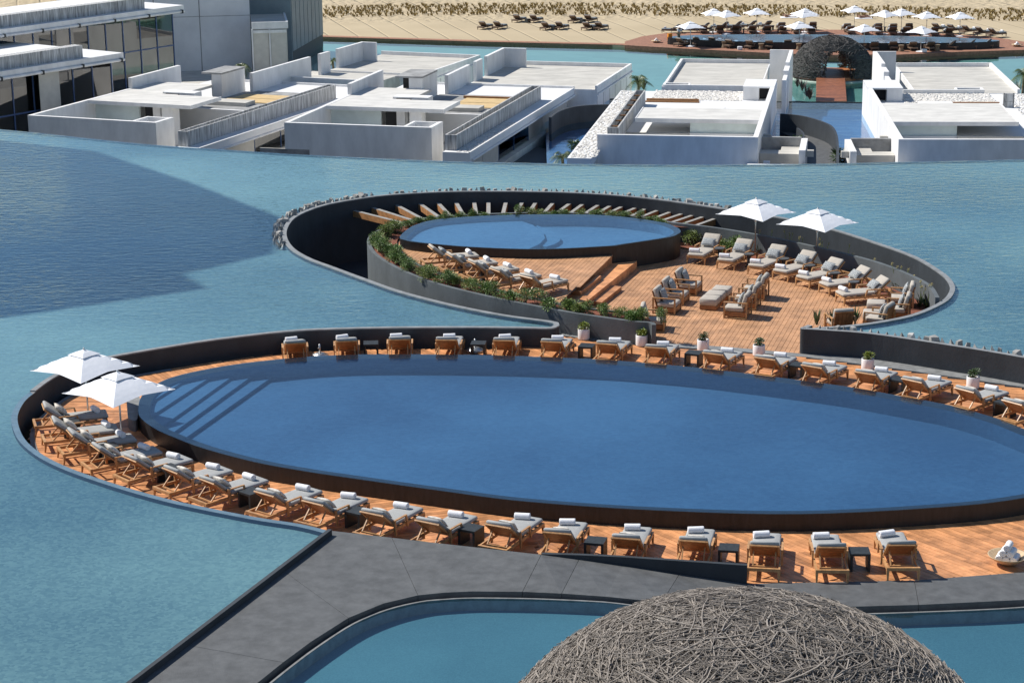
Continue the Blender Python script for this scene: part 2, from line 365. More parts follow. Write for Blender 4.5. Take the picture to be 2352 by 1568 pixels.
def sand_mat():
    m, t, o = mat_new('sand'); p = N(t, 'ShaderNodeBsdfPrincipled'); p.inputs['Roughness'].default_value = 0.95; p.inputs['Specular IOR Level'].default_value = 0.1
    g = N(t, 'ShaderNodeNewGeometry'); n = N(t, 'ShaderNodeTexNoise'); n.inputs['Scale'].default_value = 0.12; n.inputs['Detail'].default_value = 9
    t.links.new(g.outputs['Position'], n.inputs[0]); t.links.new(ramp(t, n.outputs[0], [(0.3, (0.44, 0.36, 0.24)), (0.7, (0.51, 0.42, 0.285))]), p.inputs[0])
    # raked grooves on the groomed beach, footprints beyond the dune grass
    mp = N(t, 'ShaderNodeMapping'); mp.inputs['Rotation'].default_value = (0, 0, R(-14)); t.links.new(g.outputs['Position'], mp.inputs[0])
    wv = N(t, 'ShaderNodeTexWave'); wv.inputs['Scale'].default_value = 0.115; wv.inputs['Distortion'].default_value = 2.2; wv.inputs['Detail Scale'].default_value = 0.35; wv.inputs['Detail'].default_value = 1.0
    t.links.new(mp.outputs[0], wv.inputs[0])
    gr = ramp(t, wv.outputs[0], [(0.0, (0, 0, 0)), (0.035, (1, 1, 1))])
    n2 = N(t, 'ShaderNodeTexNoise'); n2.inputs['Scale'].default_value = 1.1; n2.inputs['Detail'].default_value = 3; t.links.new(g.outputs['Position'], n2.inputs[0])
    sx = N(t, 'ShaderNodeSeparateXYZ'); t.links.new(g.outputs['Position'], sx.inputs[0])
    st = N(t, 'ShaderNodeMapRange'); st.inputs[1].default_value = 217; st.inputs[2].default_value = 221; t.links.new(sx.outputs[1], st.inputs[0])
    b1_ = N(t, 'ShaderNodeBump'); b1_.inputs['Distance'].default_value = 0.25; b1_.inputs['Strength'].default_value = 0.5; t.links.new(gr, b1_.inputs['Height'])
    b2_ = N(t, 'ShaderNodeBump'); b2_.inputs['Distance'].default_value = 0.5; t.links.new(n2.outputs[0], b2_.inputs['Height']); t.links.new(st.outputs[0], b2_.inputs['Strength']); t.links.new(b1_.outputs[0], b2_.inputs['Normal'])
    t.links.new(b2_.outputs[0], p.inputs['Normal']); t.links.new(p.outputs[0], o.inputs[0]); return m
MAT['sand'] = sand_mat()
MAT['lake_water'] = water_mat('lake_water', (0.74, 0.87, 0.93), 0.05, [(3.2, 1.0), (9.0, 0.45)], 0.85, (0.45, 1.0, 1), (0.70, 0.87, 1), (46, 62), 1.42)
MAT['pool_water'] = water_mat('pool_water', (0.60, 0.80, 0.95), 0.03, [(3.0, 0.7), (9, 0.4)], 0.16, (0.7, 1, 1), (0.85, 0.93, 1), None, 1.38)
MAT['still_water'] = water_mat('still_water', (0.62, 0.82, 0.86), 0.03, [(1.2, 0.5), (5, 0.2)], 0.06, (0.6, 1, 1))
MAT['lagoon_water'] = water_mat('lagoon_water', (0.62, 0.86, 0.84), 0.04, [(0.8, 1.0), (2.5, 0.4)], 0.10, (0.5, 1, 1))
MAT['canal_water'] = water_mat('canal_water', (0.45, 0.70, 0.90), 0.06, [(0.9, 1.0), (2.6, 0.6)], 0.5, (0.45, 1, 1))
MAT['lake_bed'] = mosaic('lake_bed_tile', (0.065, 0.135, 0.155), (0.27, 0.375, 0.335), 0.045, 12, 0.10, 0.36, 0.62)
MAT['pool_bed'] = mosaic('pool_mosaic', (0.040, 0.090, 0.155), (0.088, 0.165, 0.245), 0.14, 9, 0.12, 0.33, 0.66)
MAT['mid_bed'] = mosaic('round_pool_mosaic', (0.075, 0.155, 0.235), (0.13, 0.23, 0.315), 0.3, 9)
MAT['front_bed'] = mosaic('front_pool_plaster', (0.075, 0.155, 0.205), (0.12, 0.225, 0.275), 0.35, 40)
MAT['lagoon_bed'] = mosaic('lagoon_plaster', (0.25, 0.335, 0.32), (0.33, 0.42, 0.40), 0.06, 0.6)
MAT['canal_bed'] = mosaic('canal_bed', (0.05, 0.12, 0.22), (0.09, 0.19, 0.31), 0.2, 1.0)
def glass():
    m, t, o = mat_new('window_glass'); tr = N(t, 'ShaderNodeBsdfTransparent'); tr.inputs[0].default_value = (0.62, 0.78, 0.80, 1)
    gl = N(t, 'ShaderNodeBsdfGlossy'); gl.inputs['Roughness'].default_value = 0.02
    fr = N(t, 'ShaderNodeFresnel'); fr.inputs[0].default_value = 2.3; mx = N(t, 'ShaderNodeMixShader')
    t.links.new(fr.outputs[0], mx.inputs[0]); t.links.new(tr.outputs[0], mx.inputs[1]); t.links.new(gl.outputs[0], mx.inputs[2]); t.links.new(mx.outputs[0], o.inputs[0]); return m
MAT['glass'] = glass()
import numpy as np
def PX(p):
    d = Vector(p) - Vector((0, 0, CAMZ)); z = d.dot(FW); xl = F_PX * d.dot(RT) / z; yl = F_PX * d.dot(DN) / z
    return (CX + xl + ROLL * yl, CY + yl - ROLL * xl)
def npx(x, y, z):
    dz = z - CAMZ; zz = y * FW.y + dz * FW.z; xl = F_PX * x / zz; yl = F_PX * (y * DN.y + dz * DN.z) / zz
    return CX + xl + ROLL * yl, CY + yl - ROLL * xl
def npin(x, y, poly):
    c = np.zeros(x.shape, bool); n = len(poly); j = n - 1
    for i in range(n):
        xi, yi, xj, yj = poly[i][0], poly[i][1], poly[j][0], poly[j][1]
        if yi != yj: c ^= ((yi > y) != (yj > y)) & (x < (xj - xi) * (y - yi) / (yj - yi) + xi)
        j = i
    return c
def wpts(px, z): return [W(p, z) for p in px]

LZ = 0.60                                   # lake level
# ---- the edge of the lake round the sunken decks (basin on the right of travel, lake on the left)
lip_left = [(752, 1217), (689, 1202), (586, 1186), (439, 1157), (352, 1136), (264, 1110), (176, 1080), (123, 1057), (88, 1036), (59, 1010), (44, 981), (41, 952),
            (56, 922), (82, 899), (129, 866), (190, 841), (255, 822), (410, 795), (527, 778), (689, 761), (882, 755), (1087, 754), (1200, 755), (1262, 756), (1281, 751), (1284, 746), (1269, 739)]
lip_circle = [(1160, 724), (1043, 701), (926, 671), (848, 644), (769, 615), (711, 593), (672, 568), (658, 537), (672, 507), (703, 488), (750, 472), (808, 461), (887, 450),
              (1004, 443), (1121, 441), (1277, 443), (1394, 449), (1493, 458), (1591, 471), (1677, 484), (1786, 501), (1903, 527), (2020, 564), (2098, 593), (2156, 628), (2178, 651),
              (2180, 671), (2160, 694), (2098, 722), (2020, 739), (1942, 749), (1876, 754)]
lip_right = [(1846, 750), (1838, 753), (1846, 756), (1883, 758), (1999, 767), (2165, 791), (2352, 822), (2620, 876), (2900, 941)]
PR = 0.80                                   # the right hand wall stands a little above the lake
basin = smooth(wpts(lip_left + lip_circle, LZ) + wpts(lip_right, PR), False, 5)
# ---- infinity edge behind
back_px = [(-900, 230), (-400, 262), (0, 297), (120, 309), (342, 332), (567, 347), (689, 355), (997, 369), (1202, 374), (1493, 378), (1825, 377), (2059, 372), (2352, 366), (2800, 350), (3300, 320)]
back = smooth(wpts(back_px, LZ), False, 4)
slab_edge = wpts([(752, 1217), (640, 1302), (500, 1409), (290, 1568), (60, 1743)], LZ)
lake_wall_l = offs(basin, 0.17)
lake_poly = back + [Vector((60, 40, 0)), lake_wall_l[-1]] + lake_wall_l[13 * 5:][::-1] + basin[:13 * 5][::-1] + slab_edge[1:] + [Vector((-20, 26, 0)), Vector((-60, 26, 0))]
mb = MB(); mb.poly(lake_poly, LZ); tag(mb.obj('lake_water', MAT['lake_water']), kind='structure')
mb = MB(); mb.poly(lake_poly, LZ - 0.11); tag(mb.obj('lake_bed', MAT['lake_bed']), kind='structure')
# infinity edge wall below the back rim
mb = MB(); strip(mb, back[::-1], back[::-1], -9, LZ - 0.02); tag(mb.obj('infinity_edge', MAT['lake_bed']), kind='structure')
mb = MB(); bk_ = offs(back, 0.06); strip(mb, bk_, bk_, -9, LZ - 0.03); strip(mb, back, bk_, LZ - .02, LZ - .03); tag(mb.obj('added_dark_skin', MAT['lakewall']), kind='structure')  # unseen dark skin, added to stop teal bounce onto the villa fronts
# ---- curved retaining wall round the basin
mb = MB(); wallcurve(mb, basin, 0.17, -2.4, LZ - 0.012)
lake_wall = mb.obj('retaining_wall', MAT['lakewall'])
tag(lake_wall, 'charcoal curved retaining wall holding the lake back from the sunken decks', 'wall')
ir_ = (len(lip_left) + len(lip_circle)) * 5
mb = MB(); wallcurve(mb, basin[13 * 5:ir_ - 1], 0.17, LZ - 0.01, LZ + 0.03); mb.obj('coping', MAT['coping'], lake_wall)
mb = MB(); o_ = offs(basin[:13 * 5 + 1], 0.17); strip(mb, basin[:13 * 5 + 1], o_, LZ - .007, LZ - .007); mb.obj('wet_coping', MAT['coping'], lake_wall)
mb = MB(); wallcurve(mb, basin[ir_ - 2:], 0.172, LZ - .016, PR); mb.obj('parapet', MAT['lakewall'], lake_wall)
mb = MB(); wallcurve(mb, offs(basin[ir_ - 2:], .005), 0.16, PR, PR + .008); mb.obj('coping', MAT['coping'], lake_wall)
# lip beside the walkway
mb = MB(); mb.bar(slab_edge[0] + Vector((0.06, 0.02, -0.38)), slab_edge[-1] + Vector((0.06, 0.02, -0.38)), 0.10, 0.80)
tag(mb.obj('lake_kerb', MAT['lakewall']), 'dark straight kerb between the lake and the concrete walkway', 'kerb')
# rim stones on the lake side of the wall: rough cut blocks
def rock_mesh(k):
    r_ = random.Random(40 + k); m = MB()
    a, b, h = r_.uniform(.09, .14), r_.uniform(.08, .12), r_.uniform(.12, .20)
    base = [(-a, -b, -.12), (a, -b, -.12), (a, b, -.12), (-a, b, -.12)]
    if k % 2: top = [(r_.uniform(-.03, .03), r_.uniform(-.03, .03), h)]; fs = [(3, 2, 1, 0), (0, 1, 4), (1, 2, 4), (2, 3, 4), (3, 0, 4)]
    else:
        top = [(x * r_.uniform(.5, .95), y * r_.uniform(.5, .95), h * r_.uniform(.6, 1.0)) for x, y, _ in base]; fs = [(3, 2, 1, 0), (4, 5, 6, 7), (0, 1, 5, 4), (1, 2, 6, 5), (2, 3, 7, 6), (3, 0, 4, 7)]
    return m.add(base + top, fs).mesh('stone', MAT['stone'])
rocks = [rock_mesh(k) for k in range(8)]
def stones_along(curve, step, rows, parent, z=LZ):
    acc = 0
    for i in range(len(curve) - 1):
        a, b = curve[i], curve[i + 1]; L = (b - a).length; t = step - acc
        while t < L:
            p = a.lerp(b, t / L); d = (b - a).normalized(); nrm = Vector((-d.y, d.x, 0))
            for rw in range(rows):
                o = put('stone', rnd.choice(rocks), parent); q = p + nrm * (0.10 + rw * 0.2 + rnd.uniform(-.05, .05)) + d * (rw * .11 + rnd.uniform(-.03, .03))
                o.location = (q.x, q.y, z); o.rotation_euler = (rnd.uniform(-.25, .25), rnd.uniform(-.25, .25), rnd.uniform(0, 6.28)); sc = rnd.uniform(.7, 1.15); o.scale = (sc, sc, sc)
            t += step
        acc = L - (t - step)
iL = len(lip_left) * 5
ic = lambda k: iL + k * 5
stones_along(lake_wall_l[ic(6):ic(12)], 0.24, 2, lake_wall)
stones_along(lake_wall_l[ic(12):ic(19) + 2], 0.26, 1, lake_wall)
stones_along(lake_wall_l[ic(31) + 18:ic(31) + 36], 0.26, 1, lake_wall, PR - .02)

# ---- pools
def pool(name, label, px, zr, zdeck, zfloor, bed, water, rimw, n=5):
    c = smooth(wpts(px, zr), True, n)
    if area(c) < 0: c = c[::-1]
    inner = offs(c, rimw, True)
    t = thing(name, label, 'pool', (0, 0, 0))
    m = MB(); strip(m, c, c, zdeck - 0.1, zr - 0.012, 0, True); strip(m, c, inner, zr - 0.012, zr - 0.05, 0, True); m.obj('outer_wall', MAT['poolwall'], t)
    m = MB(); strip(m, inner[::-1], inner[::-1], zfloor, zr - 0.05, 0, True); m.poly(inner, zfloor); m.obj('basin', bed, t)
    m = MB(); m.poly(c, zr); m.obj('water', water, t)
    return t, c, inner
big_px = [(318, 934), (322, 957), (352, 981), (394, 1001), (469, 1029), (586, 1060), (689, 1079), (774, 1092), (1008, 1125), (1206, 1150), (1498, 1170), (1840, 1179), (2180, 1162), (2352, 1142), (2470, 1115), (2520, 1080),
          (2490, 1045), (2430, 1015), (2352, 984), (2289, 960), (2190, 932), (2065, 908), (1958, 889), (1842, 873), (1730, 859), (1614, 845), (1482, 833), (1378, 825), (1189, 817), (1053, 814), (892, 813), (772, 815), (653, 823), (527, 838), (419, 859), (363, 879), (327, 907)]
BZ = 0.45
big, big_c, big_in = pool('swimming_pool', 'large dark rimmed infinity pool ringed by teak loungers and deck', big_px, BZ, 0.0, -0.08, MAT['pool_bed'], MAT['pool_water'], 0.33)
# submerged entry steps at the tapered end
ed = [((1225, 640), (1590, 405)), ((1325, 665), (1720, 405)), ((1400, 725), (1850, 405)), ((1460, 770), (1970, 405)), ((1540, 800), (2090, 415))]
for k, (a, b) in enumerate(ed):
    pa, pb = W(z1(*a), 0.1), W(z1(*b), 0.1); pg = clip(big_in, pa, pb)
    zt = [0.34, 0.27, 0.19, 0.11, 0.02][k]
    m = MB(); m.prism(pg, -0.075 + 0.002 * k, zt); m.obj('step', MAT['pool_bed'], big)
mid_px = [(918, 545), (930, 531), (953, 517), (1004, 504), (1121, 495), (1277, 492), (1400, 495), (1513, 509), (1552, 521), (1563, 530), (1557, 537), (1533, 545), (1435, 560), (1394, 565), (1238, 572), (1082, 567), (965, 557), (930, 551)]
MZ = 0.92
midp, mid_c, mid_in = pool('swimming_pool', 'raised round pool with black wall beside the timber steps', mid_px, MZ, -0.1, 0.50, MAT['mid_bed'], MAT['pool_water'], 0.25, 5)
arc = [(1420, 240), (1560, 262), (1660, 295), (1725, 340), (1735, 375), (1700, 410), (1640, 437)]
pg = mid_in
for a, b in zip(arc[:-1], arc[1:]): pg = clip(pg, W(z4(*b), 0.7), W(z4(*a), 0.7))
m = MB(); m.prism(pg, 0.502, 0.72); m.obj('bench_ledge', MAT['mid_bed'], midp)
arc2 = [(1690, 300), (1775, 335), (1825, 375), (1800, 405), (1740, 425)]
ap = [W(z4(*p), 0.6) for p in arc2]; bp = [W(z4(*p), 0.6) for p in [(1700, 415), (1735, 380), (1725, 345), (1680, 305)]]
m = MB(); m.prism(smooth(ap, False, 4) + smooth(bp, False, 4), 0.501, 0.62); m.obj('step', MAT['mid_bed'], midp)

# ---- planked decks
plank_me = MB().box(-.5, .5, -.5, .5, -1, 0).mesh('plank', MAT['deck'])
plank_me2 = MB().box(-.5, .5, -.5, .5, -1, 0).mesh('plank', MAT['terrace'])
def deck(name, label, z, sectors, me, mat, wd=0.15, gap=0.012, limit=300, base=None, hole=None, pl_len=(1.5, 3.0)):
    """sectors: (test(x,y)->mask, angle, (x0,x1,y0,y1))"""
    root = tag(bpy.data.objects.new(name, None), kind='structure'); COL.objects.link(root)
    pl = []
    for test, ang, (x0, x1, y0, y1) in sectors:
        d = np.array([math.cos(ang), math.sin(ang)]); n = np.array([-d[1], d[0]])
        cs = np.array([(x, y) for x in (x0, x1) for y in (y0, y1)]); s_ = cs @ n; t_ = cs @ d
        ss = np.arange(s_.min(), s_.max(), wd); tt = np.arange(t_.min(), t_.max(), 0.1)
        SS, TT = np.meshgrid(ss, tt, indexing='ij'); XX = SS * n[0] + TT * d[0]; YY = SS * n[1] + TT * d[1]
        ok = test(XX, YY) & (XX > x0) & (XX < x1) & (YY > y0) & (YY < y1)
        for i in range(len(ss)):
            row = ok[i]; j = 0
            while j < len(tt):
                if not row[j]: j += 1; continue
                k = j
                while k < len(tt) and row[k]: k += 1
                a, b = tt[j] - 0.06, tt[k - 1] + 0.06; first = True
                while b - a > 0.02:
                    L = min(b - a, rnd.uniform(0.6, pl_len[1]) if first else rnd.uniform(*pl_len)); first = False
                    if b - a - L < 0.25: L = b - a
                    mt = a + L / 2; c_ = ss[i] * n + mt * d
                    pl.append((c_[0], c_[1], L - 0.003, ang)); a += L
                j = k
    vis = []
    for p in pl:
        q = PX((p[0], p[1], z)); inf = -60 < q[0] < 2412 and -60 < q[1] < 1628
        vis.append(((p[2] / (p[1] * p[1] + p[0] * p[0])) if inf else 0, p))
    vis.sort(key=lambda t: -t[0])
    rest = MB()
    for i, (v_, (x, y, L, ang)) in enumerate(vis):
        dz = rnd.uniform(-.003, .003)
        if i < limit and v_ > 0:
            o = put('plank', me, root); o.location = (x, y, z + dz); o.rotation_euler = (0, 0, ang); o.scale = (L, wd - gap, 0.03)
        else:
            M_ = Matrix.Translation((x, y, z + dz)) @ Matrix.Rotation(ang, 4, 'Z'); rest.box(-L / 2, L / 2, -(wd - gap) / 2, (wd - gap) / 2, -.03, 0, M_)
    if rest.v: tag(rest.obj('planks', mat, root), kind='stuff')
    if base: m = MB(); m.poly(base, z - 0.035, hole=hole); m.obj('joist_bed', MAT['dark'], root)
    return root
# near deck
dl = offs(basin[:22 * 5], -0.30)
dl_px = [(1290, 772), (1420, 790), (1500, 796), (1660, 806), (1850, 822), (2060, 850), (2352, 893), (2620, 945)]
dr_px = [(2620, 1275), (2352, 1314), (2100, 1333), (1900, 1337), (1715, 1340), (1560, 1320), (1243, 1285), (900, 1243), (752, 1225)]
near_poly = [p for p in dl] + wpts(dl_px, 0) + wpts(dr_px, 0)
big_s = smooth(wpts(big_px, BZ), True, 3)
def near_ok(x, y): return npin(x, y, near_poly) & ~npin(x, y, offs(big_s, 0.15, True) if area(big_s) > 0 else offs(big_s, -0.15, True))
def sect(f):
    def t(x, y):
        px, py = npx(x, y, 0.0); mid_y = 935 + (px - 318) * 0.055; return near_ok(x, y) & f(px, py, py > mid_y)
    return t
bb = (-16, 20, 38, 70)
near_sectors = [
    (sect(lambda px, py, nr: nr & (px > 1265 - (py - 1190) * 0.5)), R(-53), (-2, 16, 38, 52)),
    (sect(lambda px, py, nr: nr & (px > 470) & (px <= 1265 - (py - 1190) * 0.5)), R(17), (-9, 4, 41, 53)),
    (sect(lambda px, py, nr: (px <= 470) & (nr | (px < 300))), R(-6), (-15, -6, 46, 62)),
    (sect(lambda px, py, nr: ~nr & (px >= 300) & (px < 1560)), R(-60), (-13, 8, 50, 70)),
    (sect(lambda px, py, nr: ~nr & (px >= 1560)), R(-17), (4, 22, 48, 68))]
deck('pool_deck', None, 0.0, near_sectors, plank_me, MAT['deck'], base=near_poly, hole=offs(big_c, 0.15, True))
# gutter kerb at the lake wall
gc = offs(basin[6 * 5:17 * 5], -0.42)
mb = MB(); wallcurve(mb, gc, 0.13, -0.3, 0.02); tag(mb.obj('gutter_kerb', MAT['curb']), kind='structure')
# grey paving between deck and right hand lake wall, threshold to the terrace
pv = wpts([(1290, 770), (1420, 788), (1500, 794), (1660, 804), (1850, 820), (2060, 847), (2352, 889), (2620, 941)], 0) + wpts([(2620, 880), (2352, 848), (2165, 822), (1999, 802), (1870, 806), (1850, 813), (1660, 796), (1500, 787), (1290, 764)], 0)
mb = MB(); mb.prism(pv, -0.06, 0.006); tag(mb.obj('stone_paving', MAT['curb']), kind='structure')
# ---- ring wall: planter in front and left, retaining wall at the back and right
ring_px = [(1497, 746), (1490, 741), (1453, 738), (1370, 727), (1277, 712), (1121, 681), (1004, 652), (926, 623), (871, 593), (849, 572), (843, 553), (853, 537), (886, 521), (940, 506), (1004, 497), (1121, 490), (1277, 487), (1440, 494), (1556, 511), (1654, 523), (1786, 546), (1934, 579), (2024, 603), (2098, 632), (2140, 656), (2158, 683)]
RZ = 0.75
ring = smooth(wpts(ring_px, RZ), False, 5)
mb = MB(); wallcurve(mb, ring, -0.14, -2.4, RZ); tag(mb.obj('planter_wall', MAT['ring']), 'grey rendered planter wall curling round the raised pool terrace', 'wall')
pl_in_px = [(1488, 722), (1440, 716), (1330, 704), (1265, 691), (1160, 668), (1043, 636), (965, 608), (925, 578), (912, 556), (918, 541), (945, 524), (1004, 508), (1121, 501), (1277, 498), (1440, 505), (1530, 516)]
pl_in = smooth(wpts(pl_in_px, 0.7), False, 5)
soil = MB(); soil.poly(offs(ring, -0.1)[:18 * 5 + 3] + pl_in[::-1], 0.64); tag(soil.obj('planter_soil', MAT['soil']), kind='structure')
mb = MB(); wallcurve(mb, pl_in[:8 * 5], 0.07, -0.1, 0.70); tag(mb.obj('planter_kerb', MAT['ring']), kind='structure')
# right hand planting strip at deck level
rs = offs(ring, -0.1)[18 * 5:]; rsi = offs(ring, -1.0)[18 * 5:]
mb = MB(); mb.poly(rs + rsi[::-1], 0.03); tag(mb.obj('border_soil', MAT['soil']), kind='structure')
# moat floor
mb = MB(); mb.poly(basin[iL - 8:ic(31)], -2.0); tag(mb.obj('moat_floor', MAT['lakewall']), kind='structure')
# terrace planks
ter_poly = offs(ring, -0.08) + wpts([(2160, 694), (2098, 722), (2020, 739), (1942, 749), (1850, 770)], 0.3) + wpts([(1850, 815), (1660, 803), (1500, 794)], 0)
up_px = [(1403, 590), (1285, 698)] + pl_in_px[3:9] + [(930, 545), (1000, 545), (1238, 560), (1400, 563)]
UZ = 0.57
up_poly = wpts(up_px, UZ)
mid_s = smooth(wpts(mid_px, MZ), True, 3)
if area(mid_s) < 0: mid_s = mid_s[::-1]
mid_hole = offs(mid_s, 0.12, True)
def ter_ok(x, y): return npin(x, y, ter_poly) & ~npin(x, y, mid_hole) & ~npin(x, y, up_poly)
deck('terrace_deck', None, 0.0, [(ter_ok, R(74), (-8, 20, 54, 84))], plank_me2, MAT['terrace'], base=None, pl_len=(2.4, 4.6))
mb = MB(); mb.poly(ter_poly, -0.035); tag(mb.obj('terrace_bed', MAT['dark']), kind='structure')
deck('upper_deck', None, UZ, [(lambda x, y: npin(x, y, up_poly) & ~npin(x, y, mid_hole), R(74), (-8, 8, 58, 80))], plank_me2, MAT['terrace'], base=None, pl_len=(2.4, 4.6))
mb = MB(); mb.poly(wpts([(1403, 590), (1285, 698)] + pl_in_px[3:9], UZ - .035) + [p for p in offs(mid_c, 0.1, True) if False], UZ - 0.035); tag(mb.obj('upper_deck_bed', MAT['dark']), kind='structure')
# steps down from the upper deck
def W4(x, y, z): return W(z4(x, y), z)
st = thing('deck_steps', 'reddish timber steps leading down from the upper deck', 'steps')
a_, b_ = W4(2125, 475, UZ), W4(1765, 742, UZ)
m = MB(); m.bar((a_ + b_) / 2 * 1.0 + (a_ - b_) / 2 + Vector((0, 0, -UZ / 2)), b_ + Vector((0, 0, -UZ / 2)), 0.05, UZ - 0.004); m.obj('riser', MAT['deck'], st)
a2, b2_ = W4(2275, 505, UZ / 2), W4(1935, 778, UZ / 2)
m = MB(); m.prism([a_, a2, b2_, b_], -0.03, UZ / 2); m.obj('landing', MAT['deck'], st)
def boxstep(px, z):
    p = [W4(x, y, z) for x, y in px]; m = MB(); m.prism(p, -0.02, z); m.obj('step', MAT['deck'], st)
boxstep([(1885, 678), (1945, 686), (2065, 592), (2003, 586)], UZ * .75)
boxstep([(2010, 740), (2068, 748), (2185, 655), (2125, 648)], UZ * .25)

# ---- pergola beams over the moat
beams = [((640, 215), (900, 280)), ((750, 200), (965, 268)), ((870, 180), (1010, 255)), ((1000, 168), (1110, 245)), ((1105, 162), (1175, 238)), ((1210, 158), (1255, 235)), ((1318, 158), (1330, 230)), ((1402, 155), (1402, 225)), ((1505, 157), (1488, 225)),
         ((1600, 160), (1565, 222)), ((1680, 160), (1640, 222)), ((1780, 165), (1735, 215)), ((1875, 170), (1800, 225)), ((1950, 175), (1885, 222)), ((2040, 180), (1975, 222)), ((2110, 185), (2040, 225)), ((2180, 188), (2090, 232)), ((2260, 195), (2165, 235)), ((2320, 200), (2240, 240))]
b5 = [((190, 208), (85, 250)), ((270, 216), (150, 262)), ((340, 226), (210, 270)), ((405, 234), (275, 278)), ((470, 242), (345, 285)), ((540, 252), (420, 295))]
per = thing('pergola', 'fan of spaced timber beams bridging the moat behind the round pool', 'pergola')
PZ = 0.17
for fn, lst in ((z4, beams), (z5, b5)):
    for a, b in lst:
        pa, pb = W(fn(*a), PZ), W(fn(*b), PZ); d = (pb - pa).normalized(); pb = pa + d * min((pb - pa).length + 0.3, 4.2); pa = pa - d * 0.35
        m = MB(); m.bar(pa + Vector((0, 0, -.13)), pb + Vector((0, 0, -.13)), 0.17, 0.24); bo = m.obj('beam', MAT['beam'], per)
        m = MB(); m.bar(pa + Vector((0, 0, -.003)), pb + Vector((0, 0, -.003)), 0.16, 0.012); m.obj('weathered_top', MAT['beamcap'], bo)
# ---- concrete walkway
stn = [((100, 1715), (440, 1690), .30), ((290, 1568), (590, 1568), .30), ((410, 1477), (650, 1520), .30), ((530, 1386), (715, 1472), .30), ((640, 1302), (800, 1418), .30), ((752, 1217), (880, 1385), .30), ((900, 1234), (960, 1366), .30),
       ((1000, 1246), (1020, 1360), .30), ((1110, 1258), (1085, 1357), .30), ((1243, 1273), (1200, 1358), .30), ((1330, 1284), (1290, 1362), .25), ((1430, 1298), (1390, 1369), .18), ((1560, 1318), (1520, 1382), .10), ((1715, 1340), (1690, 1396), .012),
       ((1900, 1336), (1890, 1394), .012), ((2100, 1332), (2110, 1388), .012), ((2352, 1313), (2360, 1376), .012), ((2600, 1280), (2650, 1345), .012)]
zO = [.48] * 10 + [.38, .27, .14] + [.012] * 5; zI = [.44] * 10 + [.43, .41, .38] + [.012] * 5
wk = tag(bpy.data.objects.new('concrete_walkway', None), kind='structure'); COL.objects.link(wk)
groups = [(0, 2), (2, 4), (4, 6), (6, 9), (9, 10), (10, 12), (12, 13), (13, 15), (15, 17)]
for g0, g1 in groups:
    m = MB(); O = [W(stn[i][0], zO[i]) for i in range(g0, g1 + 1)]; I = [W(stn[i][1], zI[i]) for i in range(g0, g1 + 1)]
    # open a narrow joint at both ends
    e = 0.005
    O[0] = O[0] + (O[1] - O[0]).normalized() * e; I[0] = I[0] + (I[1] - I[0]).normalized() * e; O[-1] = O[-1] + (O[-2] - O[-1]).normalized() * e; I[-1] = I[-1] + (I[-2] - I[-1]).normalized() * e
    n = len(O); dz = Vector((0, 0, -0.5)); vs = O + I + [p + dz for p in O] + [p + dz for p in I]
    fs = []
    for i in range(n - 1):
        fs += [(i, n + i, n + i + 1, i + 1), (2 * n + i, i, i + 1, 2 * n + i + 1), (n + i, 3 * n + i, 3 * n + i + 1, n + i + 1)]
    fs += [(0, 2 * n, 3 * n, n), (n - 1, 2 * n - 1, 4 * n - 1, 3 * n - 1)]
    m.add(vs, fs); m.obj('slab', MAT['slab'], wk)
m = MB(); und = [W(s_[0], zO[i]) for i, s_ in enumerate(stn)]; uni = [W(s_[1], zI[i]) for i, s_ in enumerate(stn)]
n = len(und); vs = [p + Vector((0, 0, -.03)) for p in und] + [p + Vector((0, -0.0, -.03)) for p in uni]; m.add(vs, [(i, n + i, n + i + 1, i + 1) for i in range(n - 1)]); m.obj('sub_base', MAT['dark'], wk)
# low wedge wall beside the ramp
wo_ = [W(p, z) for p, z in (((1243, 1273), .48), ((1330, 1284), .38), ((1430, 1298), .27), ((1560, 1318), .14), ((1715, 1340), .012))]
tops = [.495, .485, .475, .46, .45]
m = MB(); vs = []
for p, zt in zip(wo_, tops):
    q = p + Vector((0.02, 0.10, 0)); vs += [(p.x, p.y, -.2), (p.x, p.y, zt), (q.x, q.y, zt), (q.x, q.y, -.2)]
fs = []
for i in range(4):
    a = i * 4; fs += [(a, a + 4, a + 5, a + 1), (a + 1, a + 5, a + 6, a + 2), (a + 2, a + 6, a + 7, a + 3)]
fs += [(0, 1, 2, 3), (16, 19, 18, 17)]
m.add(vs, fs); tag(m.obj('ramp_wall', MAT['lakewall']), 'low wedge shaped dark wall between the ramped walkway and the loungers', 'wall')
# ---- front ponds on both sides of the nearer dome
inn = smooth([W(s_[1], zI[i]) for i, s_ in enumerate(stn)], False, 4)
cut = 12 * 4 + 2
dome_c = Vector((4.1, 33.0, 0))
for nm, seg, zw, zb in (('front_pond', inn[:cut], 0.33, 0.05), ('side_pond', inn[cut:], -0.11, -0.4)):
    fl = offs(seg, -0.16)
    tail = [Vector((5.2, 30, 0)), Vector((-20, 22, 0))] if nm == 'front_pond' else [Vector((40, 30, 0)), Vector((5.2, 26, 0))]
    if nm == 'side_pond': poly = fl + tail
    else: poly = fl + tail
    m = MB(); m.poly(poly, zw); tag(m.obj(nm + '_water', MAT['still_water']), kind='structure')
    m = MB(); m.poly(poly, zb); tag(m.obj(nm + '_bed', MAT['front_bed']), kind='structure')
    m = MB(); wallcurve(m, fl, 0.05, zb - .1, zw + 0.012); tag(m.obj('pond_lip', MAT['curb']), kind='structure')
    m = MB(); fd = offs(seg, -0.01); strip(m, fd, fl, zw - .15, zw - .15); tag(m.obj('pond_gutter', MAT['dark']), kind='structure')
